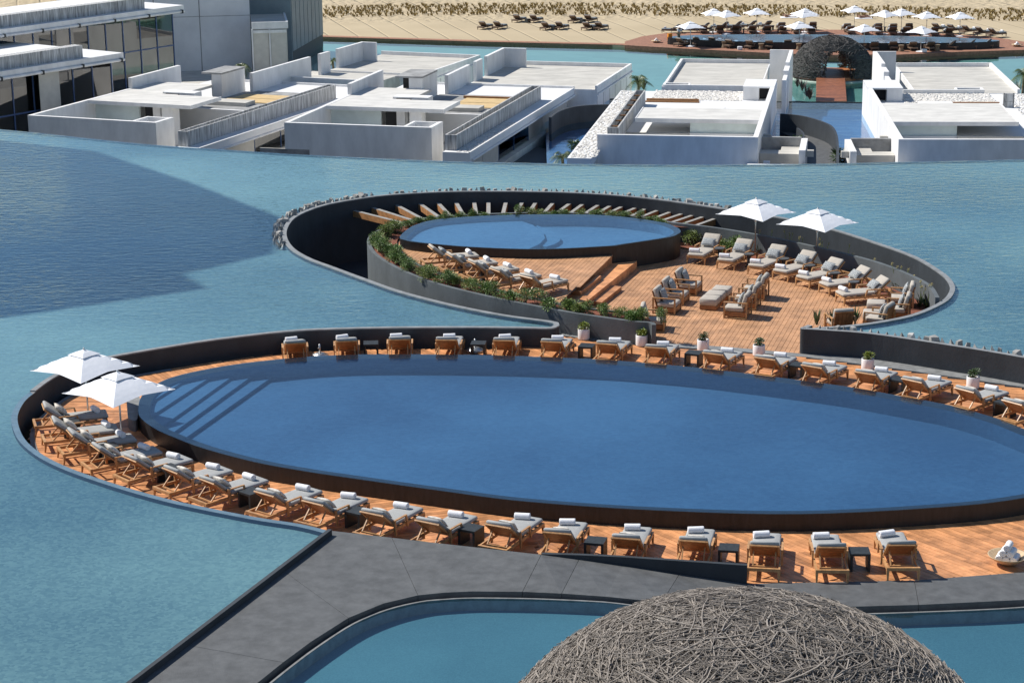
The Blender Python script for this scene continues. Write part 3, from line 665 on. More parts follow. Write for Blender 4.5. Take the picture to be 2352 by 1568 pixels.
# ------------------------------------------------------------------ furniture prototypes
def T_(loc, rz): return Matrix.Translation(loc) @ Matrix.Rotation(rz, 4, 'Z')
def leg_mesh(mat, h=0.27, w0=0.065, w1=0.035, curve=0.03, sx=1):
    m = MB(); vs = []
    for z, w_, dx in ((0, w1, curve), (h * .5, (w0 + w1) / 2, curve * .25), (h, w0, 0)):
        vs += [(dx * sx - w_ / 2, -w_ / 2, z), (dx * sx + w_ / 2, -w_ / 2, z), (dx * sx + w_ / 2, w_ / 2, z), (dx * sx - w_ / 2, w_ / 2, z)]
    fs = [(3, 2, 1, 0), (8, 9, 10, 11)]
    for i in range(2):
        for k in range(4): a, b = i * 4 + k, i * 4 + (k + 1) % 4; fs.append((a, b, b + 4, a + 4))
    return m.add(vs, fs).mesh('leg', mat)
HX, HZ = 0.80, 0.30; BX, BZT = 0.28, 0.74
bdir = Vector((BX - HX, 0, BZT - HZ)); BL = bdir.length; bang = math.atan2(bdir.z, bdir.x)
BM = Matrix.Translation((HX, 0, HZ)) @ Matrix.Rotation(-bang, 4, 'Y')      # local +x runs up the backrest, +z points behind it
BM = BM @ Matrix.Rotation(math.pi, 4, 'X')                                  # +z now on the cushion side
def lounger(name, label, wood, panel, fabric):
    t = thing(name, label, 'sun lounger')
    m = MB()
    for s in (-1, 1): m.box(0.0, 2.0, s * .35 - .02, s * .35 + .02, .225, .30)
    m.box(1.96, 2.0, -.33, .33, .225, .298)
    for i in range(5): m.box(.95 + i * .23, 1.03 + i * .23, -.33, .33, .270, .294)
    m.obj('frame', wood, t)
    m = MB(); m.box(-.005, .06, -.375, .375, .235, .308); m.obj('head_rail', wood, t)
    lf, lh = leg_mesh(wood, .235), leg_mesh(wood, .235, sx=-1)
    for x, y in ((.035, -.345), (.035, .345), (1.965, -.345), (1.965, .345)):
        o = put('leg', lf if x > 1 else lh, t); o.location = (x, y, 0)
    m = MB()
    for i in range(5): m.box(.03 + i * (BL - .06) / 5 + .004, .03 + (i + 1) * (BL - .06) / 5 - .004, -.29, .29, .004, .018, BM)
    bp = m.obj('backrest_panel', panel, t)
    m = MB()
    for s in (-1, 1): m.box(0, BL, s * .315 - .025, s * .315 + .025, -.012, .024, BM)
    m.box(BL - .045, BL + .004, -.29, .29, -.010, .022, BM); m.box(.0, .04, -.29, .29, -.010, .022, BM)
    m.obj('backrest_frame', wood, t)
    m = MB()
    pm = BM @ Vector((BL * .55, 0, -.03))
    for s in (-1, 1): m.bar((pm.x, s * .25, pm.z), (.24, s * .25, .262), .03, .035)
    m.bar((.24, -.27, .262), (.24, .27, .262), .04, .035); m.obj('backrest_prop', wood, t)
    for s in (-1, 1):
        m = MB(); m.box(.66, 1.18, s * .385 - .025, s * .385 + .025, .485, .515)
        m.bar((.69, s * .385, .485), (.72, s * .385, .12), .04, .06); m.bar((1.165, s * .385, .49), (1.235, s * .385, .20), .04, .05); m.obj('armrest', wood, t)
    m = MB(); m.cushion(HX + .01, 2.03, -.325, .325, .30, .405, b=.035); m.obj('seat_cushion', fabric, t, True)
    m = MB(); m.cushion(.02, BL + .02, -.325, .325, .026, .125, BM, b=.035); m.obj('back_cushion', fabric, t, True)
    return t
P_grey = Proto(lounger('sun_lounger', 'teak sun lounger', MAT['teak'], MAT['teak_dark'], MAT['grey_fabric']))
P_taupe = Proto(lounger('sun_lounger', 'teak sun lounger', MAT['teak'], MAT['teak_dark'], MAT['taupe_fabric']))
def towel_mesh():
    m = MB(); n = 22; L = .19; prof = []
    rr = .082
    for y, r_ in ((-L, .0), (-L + .002, .018), (-L + .010, .022), (-L + .010, .034), (-L + .001, .038), (-L + .001, .052), (-L + .011, .056), (-L + .011, .066), (-L, .070), (-L + .006, rr * .98), (-L + .03, rr * 1.02), (0, rr), (L - .03, rr * 1.02), (L - .006, rr * .98), (L, .070), (L - .011, .066), (L - .011, .056), (L - .001, .052), (L - .001, .038), (L - .01, .034), (L - .01, .022), (L, .0)):
        prof.append((y, r_))
    vs = []
    for y, r_ in prof:
        for k in range(n):
            a = 2 * math.pi * k / n; wob = 1 + .025 * math.sin(3 * a + y * 9) + (.05 if k == 3 else 0)
            vs.append((math.cos(a) * r_ * wob, y, math.sin(a) * r_ * wob * .96 + rr * .93))
    fs = [(i * n + k, (i + 1) * n + k, (i + 1) * n + (k + 1) % n, i * n + (k + 1) % n) for i in range(len(prof) - 1) for k in range(n)]
    return m.add(vs, fs).mesh('rolled_towel', MAT['towel'], True)
towel_me = towel_mesh()
def pillow_mesh(a, b, h, mat, name='pillow'):
    m = MB(); nu, nv = 12, 10; vs = []
    for s in (1, -1):
        for i in range(nu + 1):
            for j in range(nv + 1):
                u, v = -1 + 2 * i / nu, -1 + 2 * j / nv
                z = h * (max(0, 1 - abs(u) ** 2.6) * max(0, 1 - abs(v) ** 2.6)) ** .55
                pin = 1 - .08 * (1 - abs(u * v))
                vs.append((a * u * (pin if abs(u) > .9 else 1), b * v * (pin if abs(v) > .9 else 1), s * z))
    fs = []
    o2 = (nu + 1) * (nv + 1)
    for i in range(nu):
        for j in range(nv):
            q = (i * (nv + 1) + j, (i + 1) * (nv + 1) + j, (i + 1) * (nv + 1) + j + 1, i * (nv + 1) + j + 1); fs += [q, tuple(x + o2 for x in q[::-1])]
    return m.add(vs, fs).mesh(name, mat, True)
pil_cream = pillow_mesh(.21, .21, .075, MAT['cream']); pil_zeb = pillow_mesh(.17, .27, .075, MAT['zebra']); pil_sq = pillow_mesh(.23, .23, .08, MAT['zebra'])
def lounger_pose(back_px, foot_px, z0=0.0, bx=BX, bz=BZT):
    P1, P2 = W(back_px, z0 + bz), W(foot_px, z0 + .42); d = Vector((P2.x - P1.x, P2.y - P1.y, 0)).normalized()
    c = (P1 + P2) / 2; o = c - d * ((bx + 2.03) / 2); return Vector((o.x, o.y, z0)), math.atan2(d.y, d.x)
def add_towel(loc, rz, lx, ly, z, label, group, dr=0.0):
    o = put('rolled_towel', towel_me); p = T_(loc, rz) @ Vector((lx, ly, z)); o.location = p; o.rotation_euler = (0, 0, rz + dr); tag(o, label, 'towel', group); return o
def add_pillow(me, loc, rz, lean, lx, lz, label, group, ly=0.0, twist=0.0):
    o = put('pillow', me); Mx = T_(loc, rz) @ Matrix.Translation((lx, ly, lz)) @ Matrix.Rotation(lean, 4, 'Y') @ Matrix.Rotation(twist, 4, 'Z')
    o.matrix_world = Mx; tag(o, label, 'pillow', group); return o
front = [(rA(270, 260), rA(1295, 330)), (rA(425, 492), rA(1445, 555)), (rA(685, 677), rA(1715, 705)), (rA(1090, 905), rA(2090, 900)), (rA(1625, 1080), rB(580, 240)),
         (rB(312, 476), rB(1190, 415)), (rB(887, 635), rB(1730, 570)), (rB(1780, 842), rC(415, 380)), (rC(387, 632), rC(1120, 505)), (rC(1315, 800), rC(1965, 655)),
         ((1708 / S, 2088 / S), rD(650, 395)), (rD(1082, 640), rD(1600, 480)), ((2219 / S, 2143 / S), rE(160, 362)), (rE(965, 645), rE(1170, 445)), (rE(2032, 683), rE(2165, 480)),
         (rF(607, 422), rF(635, 302)), (rF(1240, 437), rF(1175, 313)), (rF(1902, 418), rF(1787, 290))]
G1 = 'grey cushioned teak loungers along the near side of the large pool'
for i, (b, f) in enumerate(front):
    loc, rz = lounger_pose(b, f); od = ORD[i]
    if 11 <= i <= 14: loc += Vector((math.cos(rz), math.sin(rz), 0)) * .2
    P_grey.at(loc, rz, 'teak lounger with grey cushions on near pool deck, %s from paired parasols' % od, G1)
    add_towel(loc, rz, 1.72 + rnd.uniform(-.04, .04), .11 + rnd.uniform(-.03, .03), .408, 'rolled white towel on the %s near-deck lounger from the paired parasols' % od, 'rolled towels on the near deck loungers', .18 + rnd.uniform(-.14, .14))
    if i < 15:
        add_pillow(pil_cream, loc, rz, R(42), .77, .61, 'cream striped pillow on the %s near-deck lounger from the paired parasols' % od, 'cream pillows on the near deck loungers', rnd.uniform(-.04, .04), rnd.uniform(-.15, .15))
rear = [(rG(317, 358), rG(295, 295)), (rG(1122, 333), rG(1120, 255)), (rG(1950, 305), rG(1965, 230)), (rH(530, 313), rH(640, 235)), (rH(1432, 320), rH(1525, 246)), (rI(22, 378), rI(200, 312)), (rI(888, 410), rI(1115, 350)),
        (rI(1655, 473), rI(1865, 400)), (rJ(345, 313), rJ(612, 272)), (rJ(1042, 378), rJ(1335, 338)), (rJ(1682, 480), rJ(2005, 455)), (rK(220, 408), rK(520, 365)), (rK(856, 503), rK(1245, 485)), (rK(1562, 632), rK(2015, 625)), (rK(2215, 795), rK(2660, 795))]
G2 = 'grey cushioned teak loungers along the lake side of the large pool'
for i, (b, f) in enumerate(rear):
    loc, rz = lounger_pose(b, f); od = ORD[i]
    P_grey.at(loc, rz, 'teak lounger with grey cushions on far pool rim, %s from umbrella stands' % od, G2)
    add_towel(loc, rz, 1.72 + rnd.uniform(-.04, .04), .11 + rnd.uniform(-.03, .03), .408, 'rolled white towel on the %s far-rim lounger from the umbrella stand end' % od, 'rolled towels on the far rim loungers', .2 + rnd.uniform(-.14, .14))
    if i >= 8: add_pillow(pil_cream, loc, rz, R(42), .77, .61, 'pale pillow on the %s far-rim lounger from the umbrella stand end' % od, 'pale pillows on the far rim loungers', rnd.uniform(-.04, .04))
upper = [(rM(337, 172), rM(968, 240)), (rM(592, 275), rM(1207, 332)), (rM(887, 370), rM(1485, 412)), (rM(1210, 470), rM(1765, 503)), (rM(1627, 560), rM(2100, 570))]
for i, (b, f) in enumerate(upper):
    loc, rz = lounger_pose(b, f, UZ); od = ORD[4 - i]
    P_taupe.at(loc, rz, 'teak lounger with beige cushions on the upper deck, %s from the timber steps' % od, 'beige loungers on the upper deck')
    add_towel(loc, rz, 1.72, .05, .408, 'rolled white towel on the %s upper-deck lounger from the steps' % od, 'rolled towels on the upper deck loungers', rnd.uniform(-.1, .1))
    if i < 4: add_pillow(pil_zeb, loc, rz, R(42), .77, .60, 'pale patterned pillow on the %s upper-deck lounger from the steps' % od, 'patterned pillows on the upper deck loungers')
right = [(rN(460, 442), rN(245, 685)), (rN(845, 502), rN(590, 748)), (rN(1243, 572), rN(955, 812)), (rN(1600, 645), rN(1243, 872)), (rN(1925, 732), rN(1510, 948)), (rN(2255, 832), rN(1772, 1025)), (rO(1300, 600), rO(790, 782))]
for i, (b, f) in enumerate(right):
    loc, rz = lounger_pose(b, f, 0.0, .20, .84); od = ORD[i]
    P_taupe.at(loc, rz, 'teak lounger with beige cushions by the curved grey wall, %s from the round pool' % od, 'beige loungers along the curved terrace wall')
    add_towel(loc, rz, 1.82, -.13, .408, 'rolled white towel on the %s terrace lounger from the round pool' % od, 'rolled towels on the terrace loungers', R(12))
    add_pillow(pil_zeb, loc, rz, R(42), .77, .60, 'grey zebra-pattern pillow on the %s terrace lounger from the round pool' % od, 'zebra pillows on the terrace loungers')

# low black tables between loungers
def side_table():
    t = thing('side_table', 'black table', 'side table'); h, s = .43, .23
    m = MB(); m.box(-s, s, -s, s, h - .055, h); m.obj('table_top', MAT['blackstone'], t)
    for k in (-1, 1): m = MB(); m.box(k * s - .06 * (k > 0), k * s + .06 * (k < 0), -s + .002, s - .002, 0, h - .055); m.obj('leg_panel', MAT['blackstone'], t)
    return t
P_tab = Proto(side_table())
nt_px = [(rA(715, 475), 0, 'first and second'), (rA(1310, 862), 2, 'third and fourth'), (rB(290, 415), 4, 'fifth and sixth'), (rB(1580, 790), 6, 'seventh and eighth'), (rC(1100, 742), 8, 'ninth and tenth'), (rD(722, 615), 10, 'eleventh and twelfth'), (rE(520, 618), 12, 'thirteenth and fourteenth'), (rF(272, 437), 14, 'fifteenth and sixteenth'), (rF(1500, 470), 16, 'seventeenth and eighteenth')]
# (labels name the pair of loungers a table stands between)
for p, i, w_ in nt_px:
    l0, r0 = lounger_pose(*front[i]); l1, r1 = lounger_pose(*front[min(i + 1, 17)])
    P_tab.at(W(p, .43) * Vector((1, 1, 0)) if False else Vector((W(p, .43).x, W(p, .43).y, 0)), (r0 + r1) / 2 - math.pi / 2, 'black stone side table between %s near-deck loungers from parasols' % w_, 'black tables on the near deck')
rt_px = [(rG(1503, 350), 1, 'second and third'), (rH(1033, 350), 3, 'fourth and fifth'), (rI(577, 430), 5, 'sixth and seventh'), (rJ(85, 295), 7, 'eighth and ninth'), (rJ(1490, 455), 9, 'tenth and eleventh'), (rK(680, 482), 11, 'twelfth and thirteenth'), (rK(2100, 790), 13, 'fourteenth and fifteenth')]
for p, i, w_ in rt_px:
    l0, r0 = lounger_pose(*rear[i]); l1, r1 = lounger_pose(*rear[i + 1]); q = W(p, .43)
    P_tab.at(Vector((q.x, q.y, 0)), (r0 + r1) / 2 - math.pi / 2, 'black stone side table between %s far-rim loungers from umbrella stands' % w_, 'black tables on the far rim')
def round_table():
    t = thing('round_table', 'table', 'side table')
    m = MB(); m.lathe([(.17, .46), (.19, .465), (.195, .48), (.19, .50), (.0, .502)], 22); m.obj('table_top', MAT['tablegrey'], t)
    m = MB(); m.lathe([(.13, 0), (.125, .02), (.07, .12), (.065, .36), (.09, .46)], 16); m.obj('pedestal', MAT['blackstone'], t); return t
P_rt = Proto(round_table())
for i, p in enumerate([rN(525, 620), rN(870, 687), rN(1282, 742), rN(1588, 820), rN(1880, 907), rN(2100, 1013)]):
    q = W(p, .50); P_rt.at(Vector((q.x, q.y, 0)), 0, 'round dark pedestal table beside the %s terrace lounger from the round pool' % ORD[i], 'pedestal tables by the terrace loungers')
for i, p in enumerate([rM(735, 272), rM(760, 400), rM(1040, 500)]):
    q = W(p, UZ + (.50 if i == 0 else .3)); P_rt.at(Vector((q.x, q.y, UZ)), 0, ['round dark pedestal table between the two upper-deck loungers farthest from the steps', 'round dark pedestal table half hidden behind the second upper-deck lounger back', 'round dark pedestal table half hidden behind the middle upper-deck lounger back'][i], 'pedestal tables on the upper deck')

# parasols
def parasol(name, label, side, hgt, drop):
    t = thing(name, label, 'parasol')
    m = MB(); m.tube([(0, 0, 0), (0, 0, hgt - .04)], .026, 10); m.obj('pole', MAT['steel'], t, True)
    m = MB(); m.lathe([(.02, hgt - .03), (.03, hgt), (.022, hgt + .035), (.0, hgt + .05)], 10); m.obj('finial', MAT['steel'], t, True)
    # square canopy, sagging between the ribs
    m = MB(); hs = side / 2; nn = 10; vs = []; zt = hgt - .03
    for i in range(nn + 1):
        for j in range(nn + 1):
            u, v = -1 + 2 * i / nn, -1 + 2 * j / nn; k = max(abs(u), abs(v)); cdiag = min(abs(u), abs(v)) / k if k > 0 else 1
            inset = 1 - .10 * k * (1 - cdiag ** 1.5)
            z = zt - drop * (k ** .92) + .02 * math.sin(k * math.pi) + .07 * k * k * (1 - cdiag) - .03 * k ** 3
            vs.append((u * hs * inset, v * hs * inset, z))
    fs = [(i * (nn + 1) + j, (i + 1) * (nn + 1) + j, (i + 1) * (nn + 1) + j + 1, i * (nn + 1) + j + 1) for i in range(nn) for j in range(nn)]
    m.add(vs, fs); m.obj('canopy', MAT['canvas'], t)
    m = MB(); vs = []; k2 = .30
    for k, zz in ((0, zt + .012), (k2 * .5, zt - drop * .10), (k2, zt - drop * .255)):
        for cx_, cy_ in ((1, 1), (0, 1), (-1, 1), (-1, 0), (-1, -1), (0, -1), (1, -1), (1, 0)):
            f_ = 1.0 if cx_ and cy_ else .93; vs.append((cx_ * k * hs * f_ + (.001 * cx_), cy_ * k * hs * f_ + .001 * cy_, zz + .012))
    fs = [(i * 8 + k, i * 8 + (k + 1) % 8, (i + 1) * 8 + (k + 1) % 8, (i + 1) * 8 + k) for i in range(2) for k in range(8)]
    m.add(vs, fs); m.obj('vent_cap', MAT['canvas'], t)
    for sx, sy in ((1, 1), (-1, 1), (-1, -1), (1, -1)):
        m = MB(); m.tube([(0, 0, zt - .06), (sx * hs * .97, sy * hs * .97, zt - drop - .03)], .009, 5); m.obj('rib', MAT['steel'], t)
    m = MB(); m.lathe([(.055, zt - drop - .35), (.055, zt - drop - .29), (.03, zt - drop - .27)], 10); m.obj('hub', MAT['steel'], t)
    return t
P_par = Proto(parasol('parasol', 'white parasol', 2.15, 2.18, .50))
for (ap, bp_, ang, lab) in ((z1(650, 185), z1(697, 770), 52, 'white square parasol shading the loungers, the one beside the wall curve'), (z1(908, 345), z1(960, 965), 50, 'white square parasol overlapping its twin, standing nearer the walkway'),
                            (rN(947, 45), rN(940, 712), 48, 'white square parasol over the terrace loungers, beside the pergola beams'), (rN(1667, 165), rN(1660, 845), 47, 'white square parasol over the terrace loungers, farther from the round pool')):
    q = W(bp_, 0.0); P_par.at(q, R(ang), lab, 'white parasols by the pools')
# stands without parasols
def stand():
    t = thing('umbrella_stand', 'stand', 'umbrella stand')
    m = MB(); m.lathe([(.26, 0), (.285, .03), (.25, .085), (.17, .105), (.165, .125), (.10, .135), (.0, .137)], 28); m.obj('base', MAT['steel'], t, True)
    m = MB(); m.tube([(0, 0, .12), (0, 0, .42)], .026, 12); m.obj('socket', MAT['steel'], t, True)
    m = MB(); m.tube([(0, 0, .30), (-.06, -.02, .30)], [.012, .02], 8); m.obj('knob', MAT['steel'], t); return t
P_st = Proto(stand())
for p, lab in ((rG(705, 560), 'polished empty umbrella stand between the first two far-rim loungers'), (rH(982, 475), 'polished umbrella stand seen through a black table frame')):
    q = W(p, 0.04); P_st.at(Vector((q.x, q.y, 0)), .4, lab, 'umbrella stands on the far rim')

# armchairs and ottomans
def armchair():
    t = thing('armchair', 'armchair', 'armchair'); w2, dp = .38, .40
    for s in (-1, 1):
        m = MB(); y = s * w2
        m.box(-dp, dp, y - .03, y + .03, .525, .56); m.box(-dp, -dp + .05, y - .028, y + .028, .03, .525); m.box(dp - .05, dp, y - .028, y + .028, .03, .525); m.box(-dp, dp, y - .028, y + .028, 0.0, .035); m.obj('arm_frame', MAT['teak'], t)
    m = MB(); m.box(-dp + .06, dp - .02, -w2 + .04, w2 - .04, .06, .22); m.obj('seat_base', MAT['teak_dark'], t)
    LB = Matrix.Translation((-.20, 0, .20)) @ Matrix.Rotation(R(-16), 4, 'Y')
    m = MB()
    for k in range(5): m.box(-.075, -.045, -w2 + .06 + k * .128, -w2 + .06 + k * .128 + .118, -.10, .56, LB)
    m.box(-.085, -.04, -w2 + .05, w2 - .05, .555, .60, LB); m.obj('back_panel', MAT['teak_dark'], t)
    m = MB(); m.cushion(-.26, dp - .01, -w2 + .045, w2 - .045, .22, .38, b=.035); m.obj('seat_cushion', MAT['taupe_fabric'], t, True)
    m = MB(); m.cushion(-.04, .10, -w2 + .05, w2 - .05, .18, .66, LB, b=.035); m.obj('back_cushion', MAT['taupe_fabric'], t, True)
    return t
P_arm = Proto(armchair())
def arm_at(p, rz, label, group, pillow=True, pl=None):
    q = W(p, 0.0); P_arm.at(q, rz, label, group)
    if pillow: add_pillow(pil_sq, q, rz, R(72), -.10, .58, pl, 'zebra pillows on the armchairs', rnd.uniform(-.06, .06), rnd.uniform(-.2, .2))
tr = ['nearest the planter tip', 'in the middle of its row', 'nearest the round pool']
for i, p in enumerate([rP(492, 722), rP(592, 612), rP(745, 500)]):
    arm_at(p, R(-20), 'teak armchair with beige cushions on planter side of ottomans, %s' % tr[i], 'armchairs on the planter side of the ottomans', True, 'grey zebra pillow on the planter-side armchair %s' % tr[i])
tr = ['at the end nearest the potted shrubs', 'in the middle of its row', 'at the end nearest the loungers']
for i, p in enumerate([rP(1325, 775), rP(1435, 668), rP(1535, 555)]):
    arm_at(p, R(161), 'teak armchair with slatted back turned to curved wall, %s' % tr[i], 'armchairs on the wall side of the ottomans', True, 'grey zebra pillow on the wall-side armchair %s' % tr[i])
arm_at(rP(330, 925), R(-8), 'teak armchair half hidden behind the tip of the planter', 'single armchairs', False)
arm_at(rO(1490, 955), R(168), 'teak armchair against the curved wall with dark shaded back cushion', 'armchairs in the wall corner', True, 'striped pillow on the armchair against the curved wall')
arm_at(rO(1440, 1085), R(165), 'teak armchair beside the lake rim between two other corner chairs', 'armchairs in the wall corner', True, 'striped pillow on the corner armchair between two others')
arm_at(rO(1225, 1200), R(150), 'teak armchair with slatted back pushed up to the lake rim', 'armchairs in the wall corner', True, 'striped pillow on the armchair pushed to the lake rim')
arm_at(rO(760, 1250), R(100), 'low teak seat mostly hidden behind the rim beside spiky plants', 'armchairs in the wall corner', False)
def ottoman():
    t = thing('ottoman', 'ottoman', 'ottoman'); m = MB(); m.box(-.29, .29, -.29, .29, .02, .16); m.obj('base', MAT['teak_dark'], t)
    m = MB(); m.cushion(-.30, .30, -.30, .30, .16, .40, b=.03); m.obj('cushion', MAT['taupe_fabric'], t, True)
    m = MB(); m.box(-.27, .27, -.27, .27, 0, .02); m.obj('plinth', MAT['dark'], t); return t
P_ot = Proto(ottoman())
for i, p in enumerate([rP(1000, 685), rP(1062, 628), rP(1140, 568)]):
    P_ot.at(W(p, 0), R(-20), 'beige cushioned ottoman in the row between armchairs, %s' % ['nearest the potted shrubs', 'in the middle', 'nearest the round pool'][i], 'ottomans between the armchairs')
for i, p in enumerate([rO(1190, 895), rO(1145, 1010)]):
    q = W(p, .40); P_ot.at(Vector((q.x, q.y, 0)), R(-12), ['beige ottoman before the armchair against the curved wall', 'beige ottoman closer to the lake rim in the corner group'][i], 'ottomans in the wall corner')

# plants ------------------------------------------------------------------
def leaf(m, p, d, L, wd, droop=0.0, mi=0):
    d = d.normalized(); sd = d.cross(Vector((0, 0, 1))); sd = sd.normalized() if sd.length > .05 else Vector((1, 0, 0)); t = p + d * L - Vector((0, 0, droop * L)); mpt = p + d * L * .5
    m.add([p, mpt + sd * wd / 2, t, mpt - sd * wd / 2], [(0, 1, 2, 3)], mi)
def rvec(r_): 
    while True:
        v = Vector((r_.uniform(-1, 1), r_.uniform(-1, 1), r_.uniform(-1, 1)))
        if .05 < v.length < 1: return v
def bush_mesh(seed, rx, rz, n, L, mat, name, stems=6):
    r_ = random.Random(seed); m = MB(); m2 = MB()
    lobes = [(Vector((r_.uniform(-.55, .55) * rx, r_.uniform(-.55, .55) * rx, rz * r_.uniform(.5, 1.25))), r_.uniform(.4, .65)) for _ in range(stems)]
    for i in range(n):
        c, s = r_.choice(lobes); v = rvec(r_); p = c + Vector((v.x * rx, v.y * rx, v.z * rz)) * s
        if p.z < .02: p.z = r_.uniform(.02, .1)
        d = (v + Vector((0, 0, .35)) + rvec(r_) * .6); leaf(m, p, d, L * r_.uniform(.6, 1.3), L * r_.uniform(.3, .5), r_.uniform(0, .35))
    for c, s in lobes: m2.tube([(c.x * .2, c.y * .2, -.05), (c.x * .6, c.y * .6, c.z * .5), tuple(c)], [.012, .009, .005], 4)
    return m.mesh(name, mat), m2.mesh('stem', MAT['bark'])
hedges = [bush_mesh(k, .36 * (1, .8, 1.15, .9, 1, .7, 1.1)[k], .26 * (1, 1.25, .8, 1.1, .9, 1.4, 1)[k], 950, .072 * (1, .8, 1.1, 1, 1.2, .9, 1)[k], MAT['leaf'] if k % 3 else MAT['hedge2'], 'foliage') for k in range(7)]
def plant(meshes, loc, rz, sc, name, label, group, cat='shrub'):
    t = thing(name, label, cat, loc, rz, group); t.scale = (sc, sc, sc); put('foliage', meshes[0], t); put('stem', meshes[1], t); return t
mid_line = offs(ring, -0.50)
k = 0; acc = 0.0
for i in range(4, 18 * 5):
    L = (mid_line[i + 1] - mid_line[i]).length; acc += L
    if acc > .27:
        acc = 0; p = mid_line[i] + Vector((rnd.uniform(-.2, .2), rnd.uniform(-.2, .2), .64)); q = PX(p)
        bk = 12 * 5 < i
        plant(rnd.choice(hedges), p, rnd.uniform(0, 6.28), rnd.uniform(.8, 1.12) * (.8 if bk else 1), 'hedge_shrub', 'leafy green hedge shrub between round pool and pergola beams' if bk else 'leafy green hedge shrub growing in the curved planter wall', 'hedge behind the round pool' if bk else 'hedge in the curved planter')
for i, p in enumerate([(1575, 548), (1592, 552), (1610, 556), (1586, 563), (1630, 566), (1668, 578), (1682, 583), (1650, 574)]):
    q = W(p, 0.0); plant(rnd.choice(hedges), q, rnd.uniform(0, 6.28), rnd.uniform(.9, 1.4), 'hedge_shrub', 'leafy shrub in the border behind the terrace loungers', 'shrubs behind the terrace loungers')
def agap(seed, nst):
    r_ = random.Random(seed); m, m2, m3 = MB(), MB(), MB()
    for i in range(26):
        a = r_.uniform(0, 6.28); L = r_.uniform(.25, .5); d = Vector((math.cos(a), math.sin(a), r_.uniform(.7, 2))).normalized(); sd = Vector((-d.y, d.x, 0)).normalized() * .017
        p0 = Vector((0, 0, 0)); p1 = d * L * .6; p2 = d * L + Vector((0, 0, -.12 * L)); m.add([p0 - sd, p0 + sd, p1 + sd, p1 - sd, p2], [(0, 1, 2, 3), (3, 2, 4)])
    for s in range(nst):
        a = r_.uniform(0, 6.28); ln = r_.uniform(.05, .22); H = r_.uniform(.65, .95); tp = Vector((math.cos(a) * ln, math.sin(a) * ln, H)); m2.tube([(0, 0, 0), tp * .5 + Vector((0, 0, .03)), tp], .007, 4)
        for k in range(26): v = rvec(r_).normalized(); leaf(m3, tp + v * .01, v, .06, .016)
    return m.mesh('leaves', MAT['blade']), m2.mesh('stalk', MAT['leafy']), m3.mesh('flower_head', MAT['straw'])
ags = [agap(60 + k, 1 + k % 3) for k in range(4)]
for i, p in enumerate([rN(985, 690), rN(1110, 660), rN(1330, 720), rN(1440, 760), rN(1480, 740), rN(1720, 790), rO(560, 440), rO(830, 540), rO(900, 590), rO(1190, 640), rO(1420, 750), rO(1500, 790), rO(1610, 830), rO(1700, 960), rO(1790, 975), rO(1840, 960), rO(1720, 930)]):
    q = W(p, 0.03); ms = ags[i % 4]; t = thing('agapanthus', 'strap-leaved plant with dry flower heads in the curved wall border', 'plant', q, rnd.uniform(0, 6.28), 'strap leaved plants in the border')
    t.scale = (1, 1, rnd.uniform(.85, 1.15))
    for nm, me in zip(('leaves', 'stalk', 'flower_head'), ms): put(nm, me, t)
def spiky(seed, mat, n=22, L0=.35, L1=.6):
    r_ = random.Random(seed); m = MB()
    for i in range(n):
        a = r_.uniform(0, 6.28); L = r_.uniform(L0, L1); d = Vector((math.cos(a), math.sin(a), r_.uniform(1.2, 4))).normalized(); sd = Vector((-d.y, d.x, 0)).normalized() * .03
        m.add([-sd, sd, d * L * .5 + sd * 1.3, d * L * .5 - sd * 1.3, d * L], [(0, 1, 2, 3), (3, 2, 4)])
    return m.mesh('leaves', mat)
sp = [spiky(80, MAT['blade']), spiky(81, MAT['blade'])]
for i, p in enumerate([rO(490, 1225), rO(680, 1225), rO(830, 1215), rO(940, 1200)]):
    q = W(p, 0.1); o = put('spiky_plant', sp[i % 2]); o.location = (q.x, q.y, 0.25); tag(o, 'dark spiky plant poking up behind the lake rim', 'plant', 'spiky plants behind the lake rim')
# white pots with shrubs
def pot_me():
    m = MB(); m.lathe([(.165, 0), (.185, .012), (.19, .03), (.19, .335), (.182, .35), (.168, .345), (.165, .29), (.0, .285)], 28); return m.mesh('pot', MAT['pot'], True)
pme = pot_me(); tops = [bush_mesh(100 + k, .17, .13, 420, .07, MAT['leafy'] if k % 2 == 0 else MAT['leafd'], 'foliage', 7) for k in range(6)]
pots = [(rI(530, 335), 0, 'white pot with loose yellow-green shrub beside the planter wall face'), (rI(1437, 435), 2, 'white pot with round yellow-green shrub at the planter tip'), (rJ(210, 268), 1, 'white pot with compact dark green shrub on the terrace threshold'), (rJ(958, 340), 3, 'white pot with straggly dark green shrub at the terrace threshold'),
        (rK(248, 360), 4, 'white pot with shrub before the dark wall, beside twelfth far-rim lounger'), (rK(1662, 605), 5, 'white pot with bright shrub before the dark lake wall, beside fourteenth far-rim lounger')]
for p, k, lab in pots:
    q = W(p, 0.006); t = thing('potted_shrub', lab, 'potted plant', q, k * 1.3, 'white potted shrubs'); put('pot', pme, t); f_ = put('foliage', tops[k][0], t); f_.location = (0, 0, .33); s_ = put('stem', tops[k][1], t); s_.location = (0, 0, .30)
    m = MB(); m.lathe([(.16, 0), (.0, .006)], 16); so_ = m.obj('soil', MAT['soil'], t); so_.location = (0, 0, .305)
